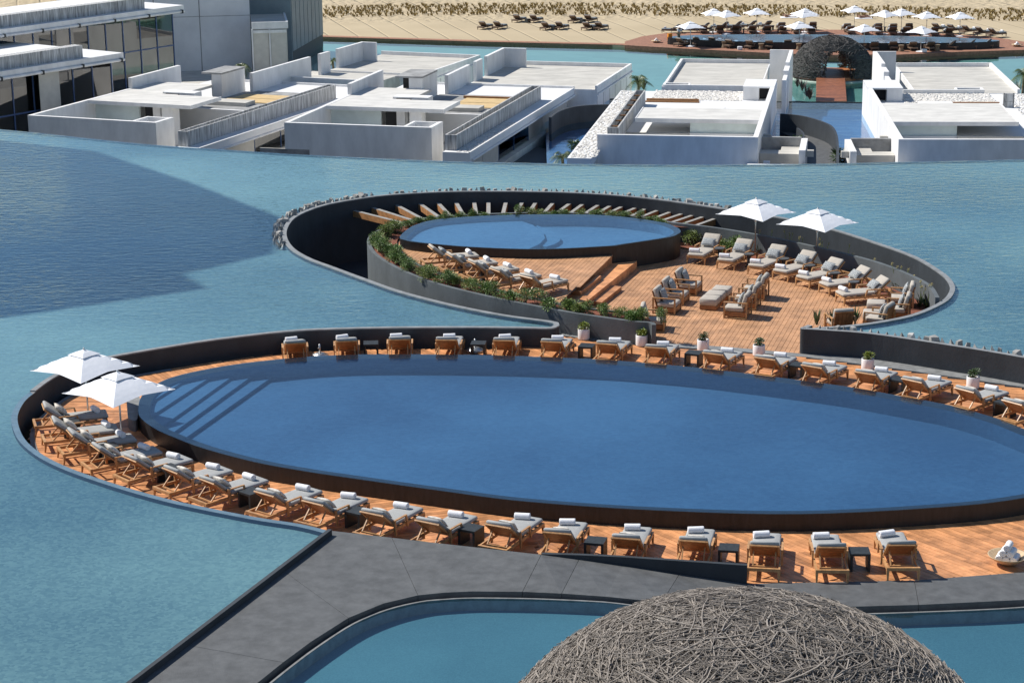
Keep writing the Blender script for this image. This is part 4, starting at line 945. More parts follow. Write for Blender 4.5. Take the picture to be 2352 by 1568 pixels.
# bowl of rolled towels
bq = W(rX(2130, 975), 0.1); bq.z = 0
m = MB(); m.lathe([(.0, .03), (.16, .025), (.30, .10), (.44, .215), (.455, .235), (.435, .232), (.30, .13), (.15, .055), (.0, .05)], 30, cap=False); bo = m.obj('wooden_bowl', MAT['bowl'], None, True); bo.location = bq; tag(bo, 'wide pale wooden bowl holding a pyramid of rolled towels', 'bowl')
for (x, z, lab) in ((-.17, .09, 'bottom row'), (0, .075, 'bottom row'), (.17, .09, 'bottom row'), (-.085, .225, 'middle row'), (.085, .225, 'middle row'), (0, .365, 'top')):
    o = put('rolled_towel', towel_me); ang = R(52); d = Vector((math.cos(ang - math.pi / 2), math.sin(ang - math.pi / 2), 0)); o.location = bq + Vector((math.cos(R(-25)) * x, math.sin(R(-25)) * x, z)); o.rotation_euler = (0, 0, R(-25) + rnd.uniform(-.06, .06))
    tag(o, 'rolled white towel in the wooden bowl, %s of the pyramid' % lab, 'towel', 'towels in the wooden bowl')
# stone cheek block at the pool tip
m = MB(); cb = smooth([W(z1(x, y), .33) for x, y in ((1035, 560), (1085, 548), (1100, 600), (1085, 660), (1075, 735), (1040, 745), (1005, 720), (1000, 650), (995, 600))], True, 3); m.prism(cb, 0, .33); tag(m.obj('stone_block', MAT['curb']), 'rounded grey stone block at the tapered tip of the large pool', 'stone block')
# ------------------------------------------------------------------ woven domes
def dome(name, label, c, a, b, n, rad, mat, seed, door=None, zmax=1.0, Lr=(.5, 1.1)):
    r_ = random.Random(seed); t = thing(name, label, 'woven dome', c)
    def P(th_, ph, k=1.0): return Vector((a * k * math.cos(th_) * math.cos(ph), a * k * math.sin(th_) * math.cos(ph), b * k * math.sin(ph)))
    def blocked(p): return door is not None and (p.y < 0 or abs(p.x) < .95) and (abs(p.x - door[0]) / door[1]) ** 2.2 + (max(0, p.z) / door[2]) ** 2.6 < 1
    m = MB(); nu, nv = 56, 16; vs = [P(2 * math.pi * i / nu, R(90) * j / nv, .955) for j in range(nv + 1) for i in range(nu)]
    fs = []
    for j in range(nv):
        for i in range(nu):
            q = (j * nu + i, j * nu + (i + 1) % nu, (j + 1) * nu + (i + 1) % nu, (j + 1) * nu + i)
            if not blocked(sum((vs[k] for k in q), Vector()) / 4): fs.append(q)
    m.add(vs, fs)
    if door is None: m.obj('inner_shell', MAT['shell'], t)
    m = MB()
    for i in range(n):
        th_ = r_.uniform(0, 2 * math.pi); ph = math.asin(r_.uniform(0.0, zmax)); 
        sl_ = math.pi / 2 - ph
        hd = r_.gauss(.0, .38) if r_.random() < .82 and ph < 1.1 else r_.uniform(-1.5, 1.5); L = r_.uniform(*Lr); k0 = r_.uniform(.955, 1.012); bend = r_.gauss(0, .5)
        p = P(th_, ph); nrm = Vector((p.x / a ** 2, p.y / a ** 2, p.z / b ** 2)).normalized(); tg = nrm.cross(Vector((0, 0, 1))); tg = tg.normalized() if tg.length > .02 else Vector((1, 0, 0)); up = nrm.cross(tg)
        pts = []
        for s_ in (-.5, -.3, -.1, .1, .3, .5):
            d = tg * math.cos(hd + bend * s_) + up * math.sin(hd + bend * s_); q = p + d * L * s_; l = math.sqrt((q.x / a) ** 2 + (q.y / a) ** 2 + (q.z / b) ** 2); q = q / l * (k0 + r_.uniform(-.006, .006) + (.008 if abs(s_) > .4 else 0)); pts.append(q)
        if any(blocked(q) for q in pts) or min(q.z for q in pts) < -.05: continue
        rr = rad * r_.uniform(.45, 1.2) * (1.5 if r_.random() < .12 else 1); m.tube(pts, [rr, rr, rr, rr * .95, rr * .85, rr * .6], 4, False)
    if door is not None:
        for k in range(240):
            u = r_.uniform(-1.15, 1.15)
            aa = r_.uniform(0, math.pi); x = door[0] + door[1] * math.cos(aa) * r_.uniform(.98, 1.06); z = door[2] * max(0, math.sin(aa)) ** .8 * r_.uniform(.98, 1.06)
            y2 = 1 - (x / a) ** 2 - (z / b) ** 2
            if y2 <= 0: continue
            y = -a * math.sqrt(y2); m.tube([(x, y - .03, z), (x + r_.uniform(-.1, .1), y + .25, z + r_.uniform(-.15, .1)), (x + r_.uniform(-.2, .2), y + .5, z + r_.uniform(-.3, .1))], rad * .9, 4, False)
    tag(m.obj('woven_twigs', mat, t), kind='stuff'); return t
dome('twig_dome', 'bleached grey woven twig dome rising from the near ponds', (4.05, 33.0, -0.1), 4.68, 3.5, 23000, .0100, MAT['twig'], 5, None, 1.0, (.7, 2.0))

# ------------------------------------------------------------------ lower lagoon, beach
LG = -8.2; BZ0 = -8.0
m = MB(); m.poly([Vector((-260, 92, 0)), Vector((260, 92, 0)), Vector((260, 230, 0)), Vector((-260, 230, 0))], LG - .45); tag(m.obj('lagoon_bed', MAT['lagoon_bed']), kind='structure')
edge_px = [(-600, 50), (300, 72), (744, 86), (1099, 97), (1407, 104), (1480, 107)]
ed_w = wpts(edge_px, BZ0)
deck_near = [(1435, 104), (1500, 108), (1591, 113), (1690, 118), (1767, 122), (1900, 127), (2059, 126), (2130, 123), (2215, 119), (2352, 115)]
shore = ed_w[:-1] + wpts(deck_near[1:], BZ0) + wpts([(2600, 108), (3400, 96)], BZ0)
m = MB(); m.poly([Vector((-260, 92, 0)), Vector((260, 92, 0)), Vector((260, 230, 0)), Vector((-260, 230, 0))], LG); tag(m.obj('lagoon_water', MAT['lagoon_water']), kind='structure')
m = MB(); m.poly(shore + [Vector((420, 220, 0)), Vector((420, 900, 0)), Vector((-420, 900, 0)), Vector((-420, 220, 0))], BZ0); strip(m, shore, shore, LG - 2, BZ0); tag(m.obj('beach_sand', MAT['sand']), kind='structure')
# brick edge to the lagoon
m = MB(); e1 = ed_w; e2 = offs(ed_w, 1.1); wallcurve(m, e1, 1.0, LG - 1, BZ0 + .05); tag(m.obj('brick_edge', MAT['brick']), kind='structure')
# beach deck with its planks
dn = wpts(deck_near, BZ0 + .1); df = wpts([(2420, 98), (2352, 96), (2273, 85), (2137, 76), (1942, 69), (1786, 68), (1620, 72), (1533, 76), (1475, 84), (1435, 96)], BZ0 + .1)
bdk = dn + df
m = MB(); m.prism(bdk, BZ0 - .35, BZ0 + .1); bd = m.obj('beach_deck', MAT['brick']); tag(bd, kind='structure')
pm_b = MB().box(-.5, .5, -.5, .5, 0, 1).mesh('plank', MAT['brick'])
xs = np.arange(-5, 40, .34)
for i, x0 in enumerate(np.arange(6.0, 34.0, .36)):
    ys = np.arange(120, 190, .25); ok = npin(np.full(ys.shape, x0), ys, bdk); yy = ys[ok]
    if len(yy) > 2:
        o = put('plank', pm_b, bd); o.location = (x0, (yy.min() + yy.max()) / 2, BZ0 + .1); o.scale = (.33, yy.max() - yy.min() - .2, .02)
bp_px = [rQ(338, 400), rQ(400, 384), rQ(620, 372), rQ(900, 366), rQ(1500, 362), rQ(2200, 363), rR(130, 366), rR(800, 380), rR(1500, 400), rR(1900, 422), rR(2055, 437), rR(1900, 452), rR(1600, 462), rR(1000, 466), rR(400, 466), rQ(1900, 458), rQ(1500, 455), rQ(900, 435), rQ(500, 414)]
pool('swimming_pool', 'long slim dark pool on the beach deck under white parasols', bp_px, BZ0 + .75, BZ0 + .1, BZ0 + .1, MAT['canal_bed'], MAT['pool_water'], .25, 3)
# beach loungers
def beach_lounger():
    t = thing('beach_lounger', 'lounger', 'sun lounger'); wk_ = MAT['wicker']
    m = MB(); m.box(0, 2.0, -.36, .36, .20, .32); m.obj('frame', wk_, t)
    for x, y in ((.06, -.32), (.06, .32), (1.94, -.32), (1.94, .32)): m = MB(); m.box(x - .03, x + .03, y - .03, y + .03, 0, .2); m.obj('leg', wk_, t)
    m = MB(); m.box(0, BL * 1.05, -.36, .36, -.03, .05, BM); m.obj('backrest', wk_, t)
    m = MB()
    for s in (-1, 1): m.box(.5, 1.0, s * .38 - .03, s * .38 + .03, .45, .50); m.box(.93, .99, s * .38 - .03, s * .38 + .03, .2, .45)
    m.obj('armrests', wk_, t)
    m = MB(); m.cushion(.85, 2.0, -.33, .33, .32, .43, b=.03); m.obj('seat_cushion', MAT['beach_fabric'], t, True)
    m = MB(); m.cushion(.03, BL + .02, -.33, .33, .05, .14, BM, b=.03); m.obj('back_cushion', MAT['beach_fabric'], t, True); return t
P_bl = Proto(beach_lounger())
BD = BZ0 + .12
def bl(p, ang, label, group, z=BD, tw=True, tl=None):
    q = W(p, z); d = Vector((math.cos(ang), math.sin(ang), 0)); o = q - d * 1.0; P_bl.at(o, ang, label, group)
    if tw: add_towel(o, ang, 1.7, .05, .43, tl, 'towels on the beach loungers')
fr = [(rQ(530, 500), 38), (rQ(735, 492), 42), (rQ(925, 490), 45), (rQ(1130, 520), 48), (rQ(1370, 530), 55), (rQ(1590, 530), 72), (rQ(1797, 522), 88), (rR(510, 548), 90), (rR(735, 543), 92), (rR(968, 548), 98), (rR(1170, 548), 110), (rR(1415, 540), 148), (rR(1655, 530), 155), (rR(1850, 522), 158)]
for i, (p, a) in enumerate(fr): bl(p, R(a), 'brown wicker lounger on lagoon side of beach pool, %s from the yellow mop bucket' % ORD[i], 'wicker loungers on the lagoon side', tl='white towel on the %s lagoon-side wicker lounger from the mop bucket' % ORD[i])
md = [rQ(770, 340), rQ(970, 340), rQ(1165, 340), rQ(1365, 342), rQ(1550, 342), rQ(1735, 345), rQ(1905, 347), rQ(2085, 350), rR(222, 350), rR(395, 354), rR(560, 356), rR(738, 358), rR(905, 360), rR(1075, 364), rR(1245, 368), rR(1425, 372)]
for i, p in enumerate(md): bl(p, R(90), 'brown wicker lounger backing onto the beach pool, %s from the mop bucket end' % ORD[i], 'wicker loungers backing onto the beach pool', tl='white towel on the %s pool-backing wicker lounger from the mop bucket end' % ORD[i])
fa = [(rQ(390, 340), 160), (rQ(600, 335), 158), (rQ(755, 318), 155), (rQ(985, 305), 150), (rQ(1150, 298), 150), (rQ(1330, 290), 145), (rQ(1525, 290), 125), (rQ(1720, 305), 92), (rQ(1920, 300), 90), (rQ(2105, 300), 88), (rR(180, 320), 90), (rR(560, 318), 90), (rR(745, 322), 88), (rR(945, 318), 80), (rR(1310, 320), 38), (rR(1500, 335), 34), (rR(1680, 348), 30), (rR(1850, 368), 26), (rR(2010, 385), 22)]
for i, (p, a) in enumerate(fa): bl(p, R(a), 'brown wicker lounger on sand side of beach deck, %s from mop bucket' % ORD[i], 'wicker loungers on the sand side', tl='white towel on the %s sand-side wicker lounger from the mop bucket end' % ORD[i])
sn = [(q2(1245, 195), 30), (q2(1342, 195), 30), (q2(1473, 148), 30), (q2(1585, 150), 30), (q2(1663, 200), 30), (q2(1758, 198), 30), (q2(1850, 152), 30), (q2(1950, 150), 30), (q2(1940, 200), 30), (q2(2023, 200), 30)]
sl_ = ['the lone pair without a table, tower side', 'the lone pair without a table, deck side', 'the back pair nearer the tower, its tower side', 'the back pair nearer the tower, its deck side', 'the front pair by the first table, its tower side', 'the front pair by the first table, its deck side', 'the back pair nearer the deck, its tower side', 'the back pair nearer the deck, its deck side', 'the front pair nearer the deck, its tower side', 'the front pair nearer the deck, its deck side']
for i, (p, a) in enumerate(sn): bl(p, R(58), 'brown lounger on open sand, %s' % sl_[i], 'brown loungers on the open sand', BZ0, False)
for i, p in enumerate([q2(1530, 155), q2(1708, 202), q2(1900, 158), q2(1980, 203)]):
    q = W(p, BZ0); P_tab.at(q, R(38), 'dark little table between %s loungers on the open sand' % ['the tower-side back pair of', 'the tower-side front pair of', 'the deck-side back pair of', 'the deck-side front pair of'][i], 'dark tables on the open sand')
# wicker stools
def stool():
    m = MB(); m.lathe([(.26, 0), (.26, .03), (.19, .30), (.27, .52), (.27, .56), (0, .565)], 16); return m.mesh('wicker_stool', principled('tan_wicker', (.20, .14, .085), .8, .3, 12, .4, 40))
sme = stool()
for i, p in enumerate([rQ(645, 490), rQ(1030, 520), rQ(1480, 545), rQ(1940, 545), rR(408, 545), rR(850, 565), rR(1290, 560)]):
    o = put('wicker_stool', sme); o.location = W(p, BD); tag(o, 'tan wicker drum stool on lagoon side of beach pool, %s from the mop bucket' % ORD[i], 'stool', 'wicker drum stools')
for i, p in enumerate([rQ(865, 330), rQ(1225, 320), rQ(1620, 312), rR(268, 320), rR(652, 330), rR(1398, 345), rQ(890, 355), rQ(1265, 355)]):
    q = W(p, BD); P_rt.at(q, 0, 'dark pedestal table on the sand side of the beach deck', 'dark pedestal tables on the beach deck')
# beach parasols
fpar = [(rQ(615, 508), 20), (rQ(900, 335), 8), (rQ(1058, 358), 30), (rQ(1425, 330), 12), (rQ(2012, 335), 15), (rQ(1998, 360), 30), (rQ(1943, 508), 20), (rR(277, 300), 12), (rR(640, 358), 40), (rR(850, 340), 28), (rR(1157, 378), 18), (rR(1563, 385), 15), (rR(395, 548), 25), (rR(1088, 573), 45)]
fl_ = ['on the lagoon side above the yellow mop bucket', 'farthest back at the mop bucket end', 'second at the mop bucket end, over the pool rim', 'standing alone above draped lounger', 'behind its twin near the middle of the deck', 'overlapping its twin near the middle of the deck', 'on lagoon side just before the dark dome, mop bucket side', 'first at the back past the dome', 'low one behind the dome shoulder', 'tallest one past the dome at the dune grass', 'between tall ones at the whirlpool half', 'at the whirlpool end near the sand', 'on lagoon side just past the dark dome', 'on the lagoon side nearest the whirlpool end']
for (p, a), lb in zip(fpar, fl_):
    q = W(p, BD); o = P_par.at(q, R(a), 'white parasol on beach deck, %s' % lb, 'white parasols on the beach deck'); o.scale = (1.05, 1.05, 1.09)
    m = MB(); m.lathe([(.42, 0), (.42, .03), (.1, .09), (0, .1)], 14); so_ = m.obj('base', MAT['pot'], o)
# towel bowls, speaker boxes, mop bucket
for p, lb in ((rQ(200, 458), 'small bowl of white towels at the mop bucket end of the beach deck'), (rR(2265, 505), 'small bowl of folded towels at the whirlpool end of the beach deck')):
    t = thing('towel_bowl', lb, 'bowl', W(p, BD)); m = MB(); m.lathe([(.2, 0), (.5, .14), (.52, .17), (.3, .1), (0, .08)], 18, cap=False); m.obj('bowl', MAT['bowl'], t, True)
    for dx, dz in ((-.12, .15), (.12, .15), (0, .29)): o = put('towel', towel_me, t); o.location = (dx, 0, dz - .05)
for p, lb in ((rQ(1220, 548), 'small white box on the deck edge at the mop bucket half'), (rR(1132, 580), 'small white box beside the parasol foot at the whirlpool half')):
    m = MB(); m.cushion(-.22, .22, -.16, .16, 0, .3, b=.03); o = m.obj('equipment_box', MAT['pot']); o.location = W(p, BD); tag(o, lb, 'box')
t = thing('mop_bucket', 'yellow orange wheeled mop bucket beside the attendant', 'bucket', W(rQ(372, 462), BD), .3)
m = MB(); m.add([(-.2, -.25, .08), (.2, -.25, .08), (.2, .25, .08), (-.2, .25, .08), (-.27, -.32, .5), (.27, -.32, .5), (.27, .32, .5), (-.27, .32, .5)], [(3, 2, 1, 0), (0, 1, 5, 4), (1, 2, 6, 5), (2, 3, 7, 6), (3, 0, 4, 7)]); m.obj('tub', MAT['orange'], t)
m = MB(); m.box(-.2, .2, .05, .36, .5, .85); m.obj('wringer', MAT['orange'], t)
m = MB(); m.tube([(.1, .2, .8), (.25, .3, 1.15)], .02, 6); m.obj('handle', MAT['dark'], t)
for x, y in ((-.2, -.25), (.2, -.25), (-.2, .25), (.2, .25)): m = MB(); m.tube([(x - .03, y, .05), (x + .03, y, .05)], .05, 8); m.obj('wheel', MAT['dark'], t)
# people
def skin_obj(name, pts, edges, rad, mat, parent, root=0):
    me = bpy.data.meshes.new(name); me.from_pydata(pts, edges, []); me.materials.append(mat)
    bm = bmesh.new(); bm.from_mesh(me); sk = bm.verts.layers.skin.verify()
    for v, r_ in zip(bm.verts, rad): v[sk].radius = (r_, r_) if not isinstance(r_, tuple) else r_; v[sk].use_root = v.index == root
    bm.to_mesh(me); bm.free(); o = put(name, me, parent); o.modifiers.new('skin', 'SKIN').use_smooth_shade = True; o.modifiers.new('sub', 'SUBSURF').render_levels = 1
    return o
def person(label, loc, rz, shirt, trousers):
    t = thing('person', label, 'person', loc, rz)
    pts = [(0, 0, .95), (.03, 0, 1.2), (.10, 0, 1.42), (.14, 0, 1.52), (.17, 0, 1.64), (.18, 0, 1.72), (0, .10, .90), (.02, .11, .50), (-.02, .12, .09), (.10, .13, .04), (0, -.10, .90), (.06, -.11, .50), (.08, -.12, .09), (.20, -.12, .04),
           (.10, .19, 1.38), (.20, .22, 1.12), (.40, .16, 1.05), (.46, .14, 1.04), (.10, -.19, 1.38), (.18, -.23, 1.12), (.38, -.15, 1.0), (.44, -.13, .99)]
    ed_ = [(0, 1), (1, 2), (2, 3), (3, 4), (4, 5), (0, 6), (6, 7), (7, 8), (8, 9), (0, 10), (10, 11), (11, 12), (12, 13), (2, 14), (14, 15), (15, 16), (16, 17), (2, 18), (18, 19), (19, 20), (20, 21)]
    rad = [.13, .14, .13, .055, .09, .075, .085, .06, .045, .04, .085, .06, .045, .04, .06, .045, .035, .035, .06, .045, .035, .035]
    skin_obj('body', pts, ed_, rad, MAT['skin'], t)
    i1 = [0, 1, 2, 14, 15, 18, 19]; mp_ = {k: j for j, k in enumerate(i1)}
    skin_obj('shirt', [pts[k] for k in i1], [(mp_[a], mp_[b]) for a, b in ed_ if a in mp_ and b in mp_], [.155, .165, .15, .078, .062, .078, .062], shirt, t)
    i2 = [0, 6, 7, 8, 10, 11, 12]; mp_ = {k: j for j, k in enumerate(i2)}
    skin_obj('trousers', [pts[k] for k in i2], [(mp_[a], mp_[b]) for a, b in ed_ if a in mp_ and b in mp_], [.15, .105, .08, .065, .105, .08, .065], trousers, t)
    m = MB(); m.lathe([(.0, -.08), (.085, -.06), (.1, .0), (.08, .06), (0, .085)], 12); h = m.obj('hair', MAT['hair'], t, True); h.location = (.155, 0, 1.73)
    return t
person('attendant in white shirt and khaki trousers bending over beside the bucket', W(rQ(470, 468), BD), R(-50), MAT['cloth'], MAT['khaki'])
for p, lb in ((rQ(1822, 158), 'person lying on a white towel near the dune grass'), (rR(390, 168), 'person lying on a white round mat on the open sand')):
    q = W(p, BZ0); m = MB(); m.cushion(-.9, .9, -.55, .55, 0, .06, b=.02); o = m.obj('beach_mat', MAT['towel']); o.location = q; tag(o, 'white mat under the %s' % ('sunbather near the dune grass' if 'grass' in lb else 'sunbather on the open sand'), 'beach mat')
    t = thing('person', lb, 'person', q + Vector((0, 0, .08)), 0)
    skin_obj('body', [(0, 0, .1), (-.3, 0, .12), (-.5, 0, .2), (-.62, 0, .26), (-.74, 0, .3), (.35, .1, .28), (.75, .12, .05), (.35, -.1, .12), (.78, -.12, .05), (-.45, .28, .1), (-.2, .35, .03), (-.45, -.28, .1), (-.2, -.35, .03)], [(0, 1), (1, 2), (2, 3), (3, 4), (0, 5), (5, 6), (0, 7), (7, 8), (2, 9), (9, 10), (2, 11), (11, 12)], [.13, .14, .13, .06, .1, .075, .045, .075, .045, .05, .04, .05, .04], MAT['skin'], t)
# dune grass band
m = MB(); r_ = random.Random(3)
band = [(745, 30), (900, 26), (1100, 24), (1400, 24), (1700, 27), (1950, 29), (2150, 33), (2352, 38), (2600, 44)]
bw = smooth(wpts(band, BZ0), False, 8)
tot = 0
for i in range(len(bw) - 1):
    L = (bw[i + 1] - bw[i]).length; tot += L
    while tot > .18:
        tot -= .18
        for row in range(4):
            if r_.random() < .12: continue
            c = bw[i].lerp(bw[i + 1], r_.random()) + Vector((r_.uniform(-.3, .3), -4.0 + row * 2.6 + r_.uniform(-1.3, 1.3), BZ0)); hh = r_.uniform(.2, .46)
            for k in range(20):
                a = r_.uniform(0, 6.28); d = Vector((math.cos(a) * .55, math.sin(a) * .55, 1)) * hh * r_.uniform(.7, 1.1); sd = Vector((math.cos(a + 1.57), math.sin(a + 1.57), 0)) * .045
                m.add([c - sd, c + sd, c + d * .6 + sd, c + d], [(0, 1, 2, 3)])
tag(m.obj('beach_grass', MAT['tuft']), 'row of dry dune grass tufts along the beach', 'grass', kind='stuff')
# far dome on its island with the timber bridge
fc = W((1911, 172), LG + .2)
dome('twig_dome', 'dark woven twig dome with arched doorway on the lower lagoon', (fc.x, fc.y, LG + .2), 3.6, 3.35, 7500, .032, MAT['twig_dark'], 9, (0.0, 1.15, 2.4), .99, (.6, 1.6))
m = MB(); m.lathe([(3.9, -.6), (3.9, .02), (3.75, .1), (0, .1)], 40); o = m.obj('dome_plinth', principled('pale_green_plaster', (.36, .45, .38), .8, .15, 1)); o.location = (fc.x, fc.y, LG); tag(o, 'pale round plinth carrying the dark woven dome', 'plinth')
br = tag(bpy.data.objects.new('timber_bridge', None), 'reddish timber footbridge leading to the dark woven dome', 'bridge'); COL.objects.link(br)
pe = W(q3(1205, 590), LG + .35); bwid = 2.4; nb = 60
bpm = MB().box(-.5, .5, -.5, .5, -.08, 0).mesh('plank', principled('bridge_wood', (0.26, 0.095, 0.045), 0.5, 0.3, 3, rand=.2))
m = MB(); m.lathe([(3.3, .0), (3.3, .3), (0, .3)], 32); o = m.obj('dome_floor', principled('dome_floor_wood', (0.42, 0.16, 0.06), 0.5, 0.3, 3)); o.location = (fc.x, fc.y, LG + .06); tag(o, kind='structure')
y0_, y1_ = pe.y - 1, fc.y + 2.6
for k in range(nb):
    o = put('plank', bpm, br); f_ = (k + .5) / nb; o.location = (pe.x + (fc.x - pe.x) * min(1, f_ * 1.1), y0_ + (y1_ - y0_) * f_, LG + .42); o.scale = (bwid, (y1_ - y0_) / nb - .03, 1)
# pendant inside the dome
m = MB(); m.lathe([(.02, 0), (.28, .1), (.33, .5), (.22, 1.1), (.02, 1.3)], 14); o = m.obj('pendant_lamp', MAT['twig']); o.location = (fc.x + .9, fc.y + .2, LG + 1.75); tag(o, 'woven pendant hanging inside the dark dome', 'pendant')
# ------------------------------------------------------------------ white villas below the infinity edge
class Fr:
    """building frame: u to the right along the front, v away from the camera"""
    def __init__(s, deg):
        a = R(deg); s.v = Vector((math.sin(a), math.cos(a), 0)); s.u = Vector((math.cos(a), -math.sin(a), 0))
        s.m = Matrix(((s.u.x, s.v.x, 0, 0), (s.u.y, s.v.y, 0, 0), (0, 0, 1, 0), (0, 0, 0, 1)))
    def uv(s, p, z): q = W(p, z); return q.dot(s.u), q.dot(s.v)
    def U(s, p, z): return s.uv(p, z)[0]
    def V(s, p, z): return s.uv(p, z)[1]
    def box(s, name, mat, t, u0, u1, v0, v1, za, zb):
        if u0 > u1: u0, u1 = u1, u0
        if v0 > v1: v0, v1 = v1, v0
        m = MB(); m.box(u0, u1, v0, v1, za, zb, s.m); return m.obj(name, mat, t)
peb = []
for k in range(5):
    r_ = random.Random(200 + k); m = MB(); b_ = bmesh.new(); bmesh.ops.create_icosphere(b_, subdivisions=1, radius=1.0)
    peb.append(([Vector((v.co.x * r_.uniform(.9, 1.1), v.co.y * .75, v.co.z * .42)) for v in b_.verts], [tuple(v.index for v in f.verts) for f in b_.faces])); b_.free()
def pebbles(fr, t, u0, u1, v0, v1, z, n, rad=.10):
    m = MB()
    for i in range(n):
        vs, fs = rnd.choice(peb); s_ = rad * rnd.uniform(.7, 1.35); M_ = fr.m @ Matrix.Translation((rnd.uniform(u0, u1), rnd.uniform(v0, v1), z + rnd.uniform(0, .05))) @ Matrix.Rotation(rnd.uniform(0, 6.28), 4, 'Z') @ Matrix.Scale(s_, 4)
        m.add([M_ @ v for v in vs], fs)
    return tag(m.obj('pebble_bed', MAT['pebble'], t), kind='stuff')
def trough(fr, t, name, mat, u0, u1, v0, v1, za, zb, th, depth):
    """open-topped planter: four walls and a dark floor"""
    m = MB(); m.box(u0, u1, v0, v0 + th, za, zb, fr.m); m.box(u0, u1, v1 - th, v1, za, zb, fr.m); m.box(u0, u0 + th, v0 + th, v1 - th, za, zb, fr.m); m.box(u1 - th, u1, v0 + th, v1 - th, za, zb, fr.m)
    o = m.obj(name, mat, t); m = MB(); m.box(u0 + th, u1 - th, v0 + th, v1 - th, zb - depth - .02, zb - depth, fr.m); m.obj('planting_bed', MAT['dark'], o); return o
ZP = -4.6; ZL = -5.6; ZR = -5.7; TH_ = 0.28
def villa_a(label, deg, FL, FR, RR, LWf, SFL, SFR, SBR, STl, STr, STf, PNl, PNr, PF, EN, EF, WRf, rear, annex=None, ply=None, gravel=False, batten=True):
    f = Fr(deg); t = thing('villa', label, 'villa'); B = f.box; base = LG - .6
    uL, vF = f.uv(FL, ZP); uR = f.U(FR, ZP); vR = f.V(RR, ZP); vL = f.V(LWf, ZP)
    vS, vSb = f.V(SFL, ZP), f.V(SBR, ZP); uS = f.U(SFR, ZP)
    ZS = ZP + .9; us0, us1 = f.U(STl, ZS), f.U(STr, ZS); vs0, vs1 = f.V(STr, ZS), f.V(STf, ZS)
    up0, up1 = f.U(PNl, ZP), f.U(PNr, ZP); vp0, vp1 = f.V(PNr, ZP), f.V(PF, ZP)
    uE, vE = f.uv(EN, ZL); vEf = f.V(EF, ZL)
    # parapets and side wall
    B('front_wall', MAT['white'], t, uL, uR, vF, vF + TH_, base, ZP)
    B('return_wall', MAT['white'], t, uR - TH_, uR, vF + TH_, vR, base, ZP - .002)
    B('side_wall', MAT['white'], t, uL, uL + TH_, vF + TH_, vs1, base, ZP - .004)
    # box planter in the corner
    B('corner_box', MAT['white'], t, uR - 2.0, uR - 1.8, vF + TH_, vR - .1, base, ZP - .01); B('corner_box', MAT['white'], t, uR - 1.8, uR - TH_, vR - .3, vR - .1, base, ZP - .012)
    B('box_floor', MAT['white_roof'], t, uR - 1.8, uR - TH_, vF + TH_, vR - .3, base, ZP - .75)
    # patio floor and back wall
    B('patio_floor', MAT['pale_slab'], t, uL + TH_, uE, vF + TH_, vs1, base, ZP - 3.0)
    B('patio_wall', MAT['aqua_render'], t, uL + TH_, uL + TH_ + (uS - uL) * .42, vS + .9, vS + 1.1, ZP - 3, ZP - .25)
    B('patio_wall', MAT['white'], t, uL + TH_ + (uS - uL) * .55, uL + TH_ + (uS - uL) * .62, vS + .9, vS + 1.5, ZP - 3, ZP - .25)
    B('patio_door', MAT['dark'], t, uL + TH_ + (uS - uL) * .44, uL + TH_ + (uS - uL) * .54, vS + 1.4, vS + 1.45, ZP - 3, ZP - .25)
    B('pillar', MAT['white'], t, uL + TH_ + (uS - uL) * .68, uL + TH_ + (uS - uL) * .78, vS + .3, vS + 1.2, ZP - 3, ZP - .25)
    # floating roof slab with a raised lip
    sl2 = B('roof_slab', MAT['pale_slab'], t, uL + TH_, uS, vS, vSb + (vs0 - vSb) * .0, ZP - .22, ZP - .02)
    B('slab_edge', MAT['white'], t, uL + TH_, uS + .06, vS - .06, vS, ZP - .24, ZP + .02); B('slab_edge', MAT['white'], t, uS, uS + .06, vS, vSb, ZP - .24, ZP + .02)
    B('roof_slab', MAT['pale_slab'], t, uL + TH_, uL + TH_ + (uS - uL) * .55, vSb, vs0 + .3, ZP - .22, ZP - .024)
    bx = B('skylight_box', MAT['white'], t, uL + TH_ + (uS - uL) * .40, uL + TH_ + (uS - uL) * .70, vSb + .2, vSb + 1.3, ZL, ZP + .12); B('skylight_slot', MAT['dark'], t, uL + TH_ + (uS - uL) * .43, uL + TH_ + (uS - uL) * .56, vSb + .17, vSb + .199, ZP - .2, ZP + .02)
    # stair head with dark doorway
    w_ = us1 - us0
    B('stair_house', MAT['white'], t, us0 + w_ * .50, us1, vs0, vs1, ZL, ZS - .12); B('stair_roof', MAT['mid_concrete'], t, us0, us1 + .03, vs0 - .03, vs1 + .03, ZS - .12, ZS + .006)
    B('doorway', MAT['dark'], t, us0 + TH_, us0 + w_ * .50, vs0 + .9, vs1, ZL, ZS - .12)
    B('upper_wall', MAT['white'], t, uL + .002, uL + TH_ - .002, vs0 - 3.5, vs1, ZP - .02, ZS - .121)
    # lower roof
    vB = vSb + (vs0 - vSb) * .1
    B('lower_roof', MAT['white_roof'], t, uL + TH_, up0, vB, vEf, base, ZL); B('lower_roof', MAT['white_roof'], t, up0, uE, vE, vEf, ZL - .62, ZL - .002)
    B('body', MAT['shade'], t, up0 + .1, uE - .9, vE + .4, vEf, base, ZL - .62)
    B('roof_lip', MAT['white'], t, uL + TH_, uE, vEf - .14, vEf + .01, ZL, ZL + .16); B('roof_lip', MAT['white'], t, uE - .1, uE + .012, vE, vEf - .14, ZL, ZL + .05)
    B('terrace_patch', MAT['mid_concrete'], t, us1, up0, vB + .3, vs1 + .6, ZL, ZL + .02)
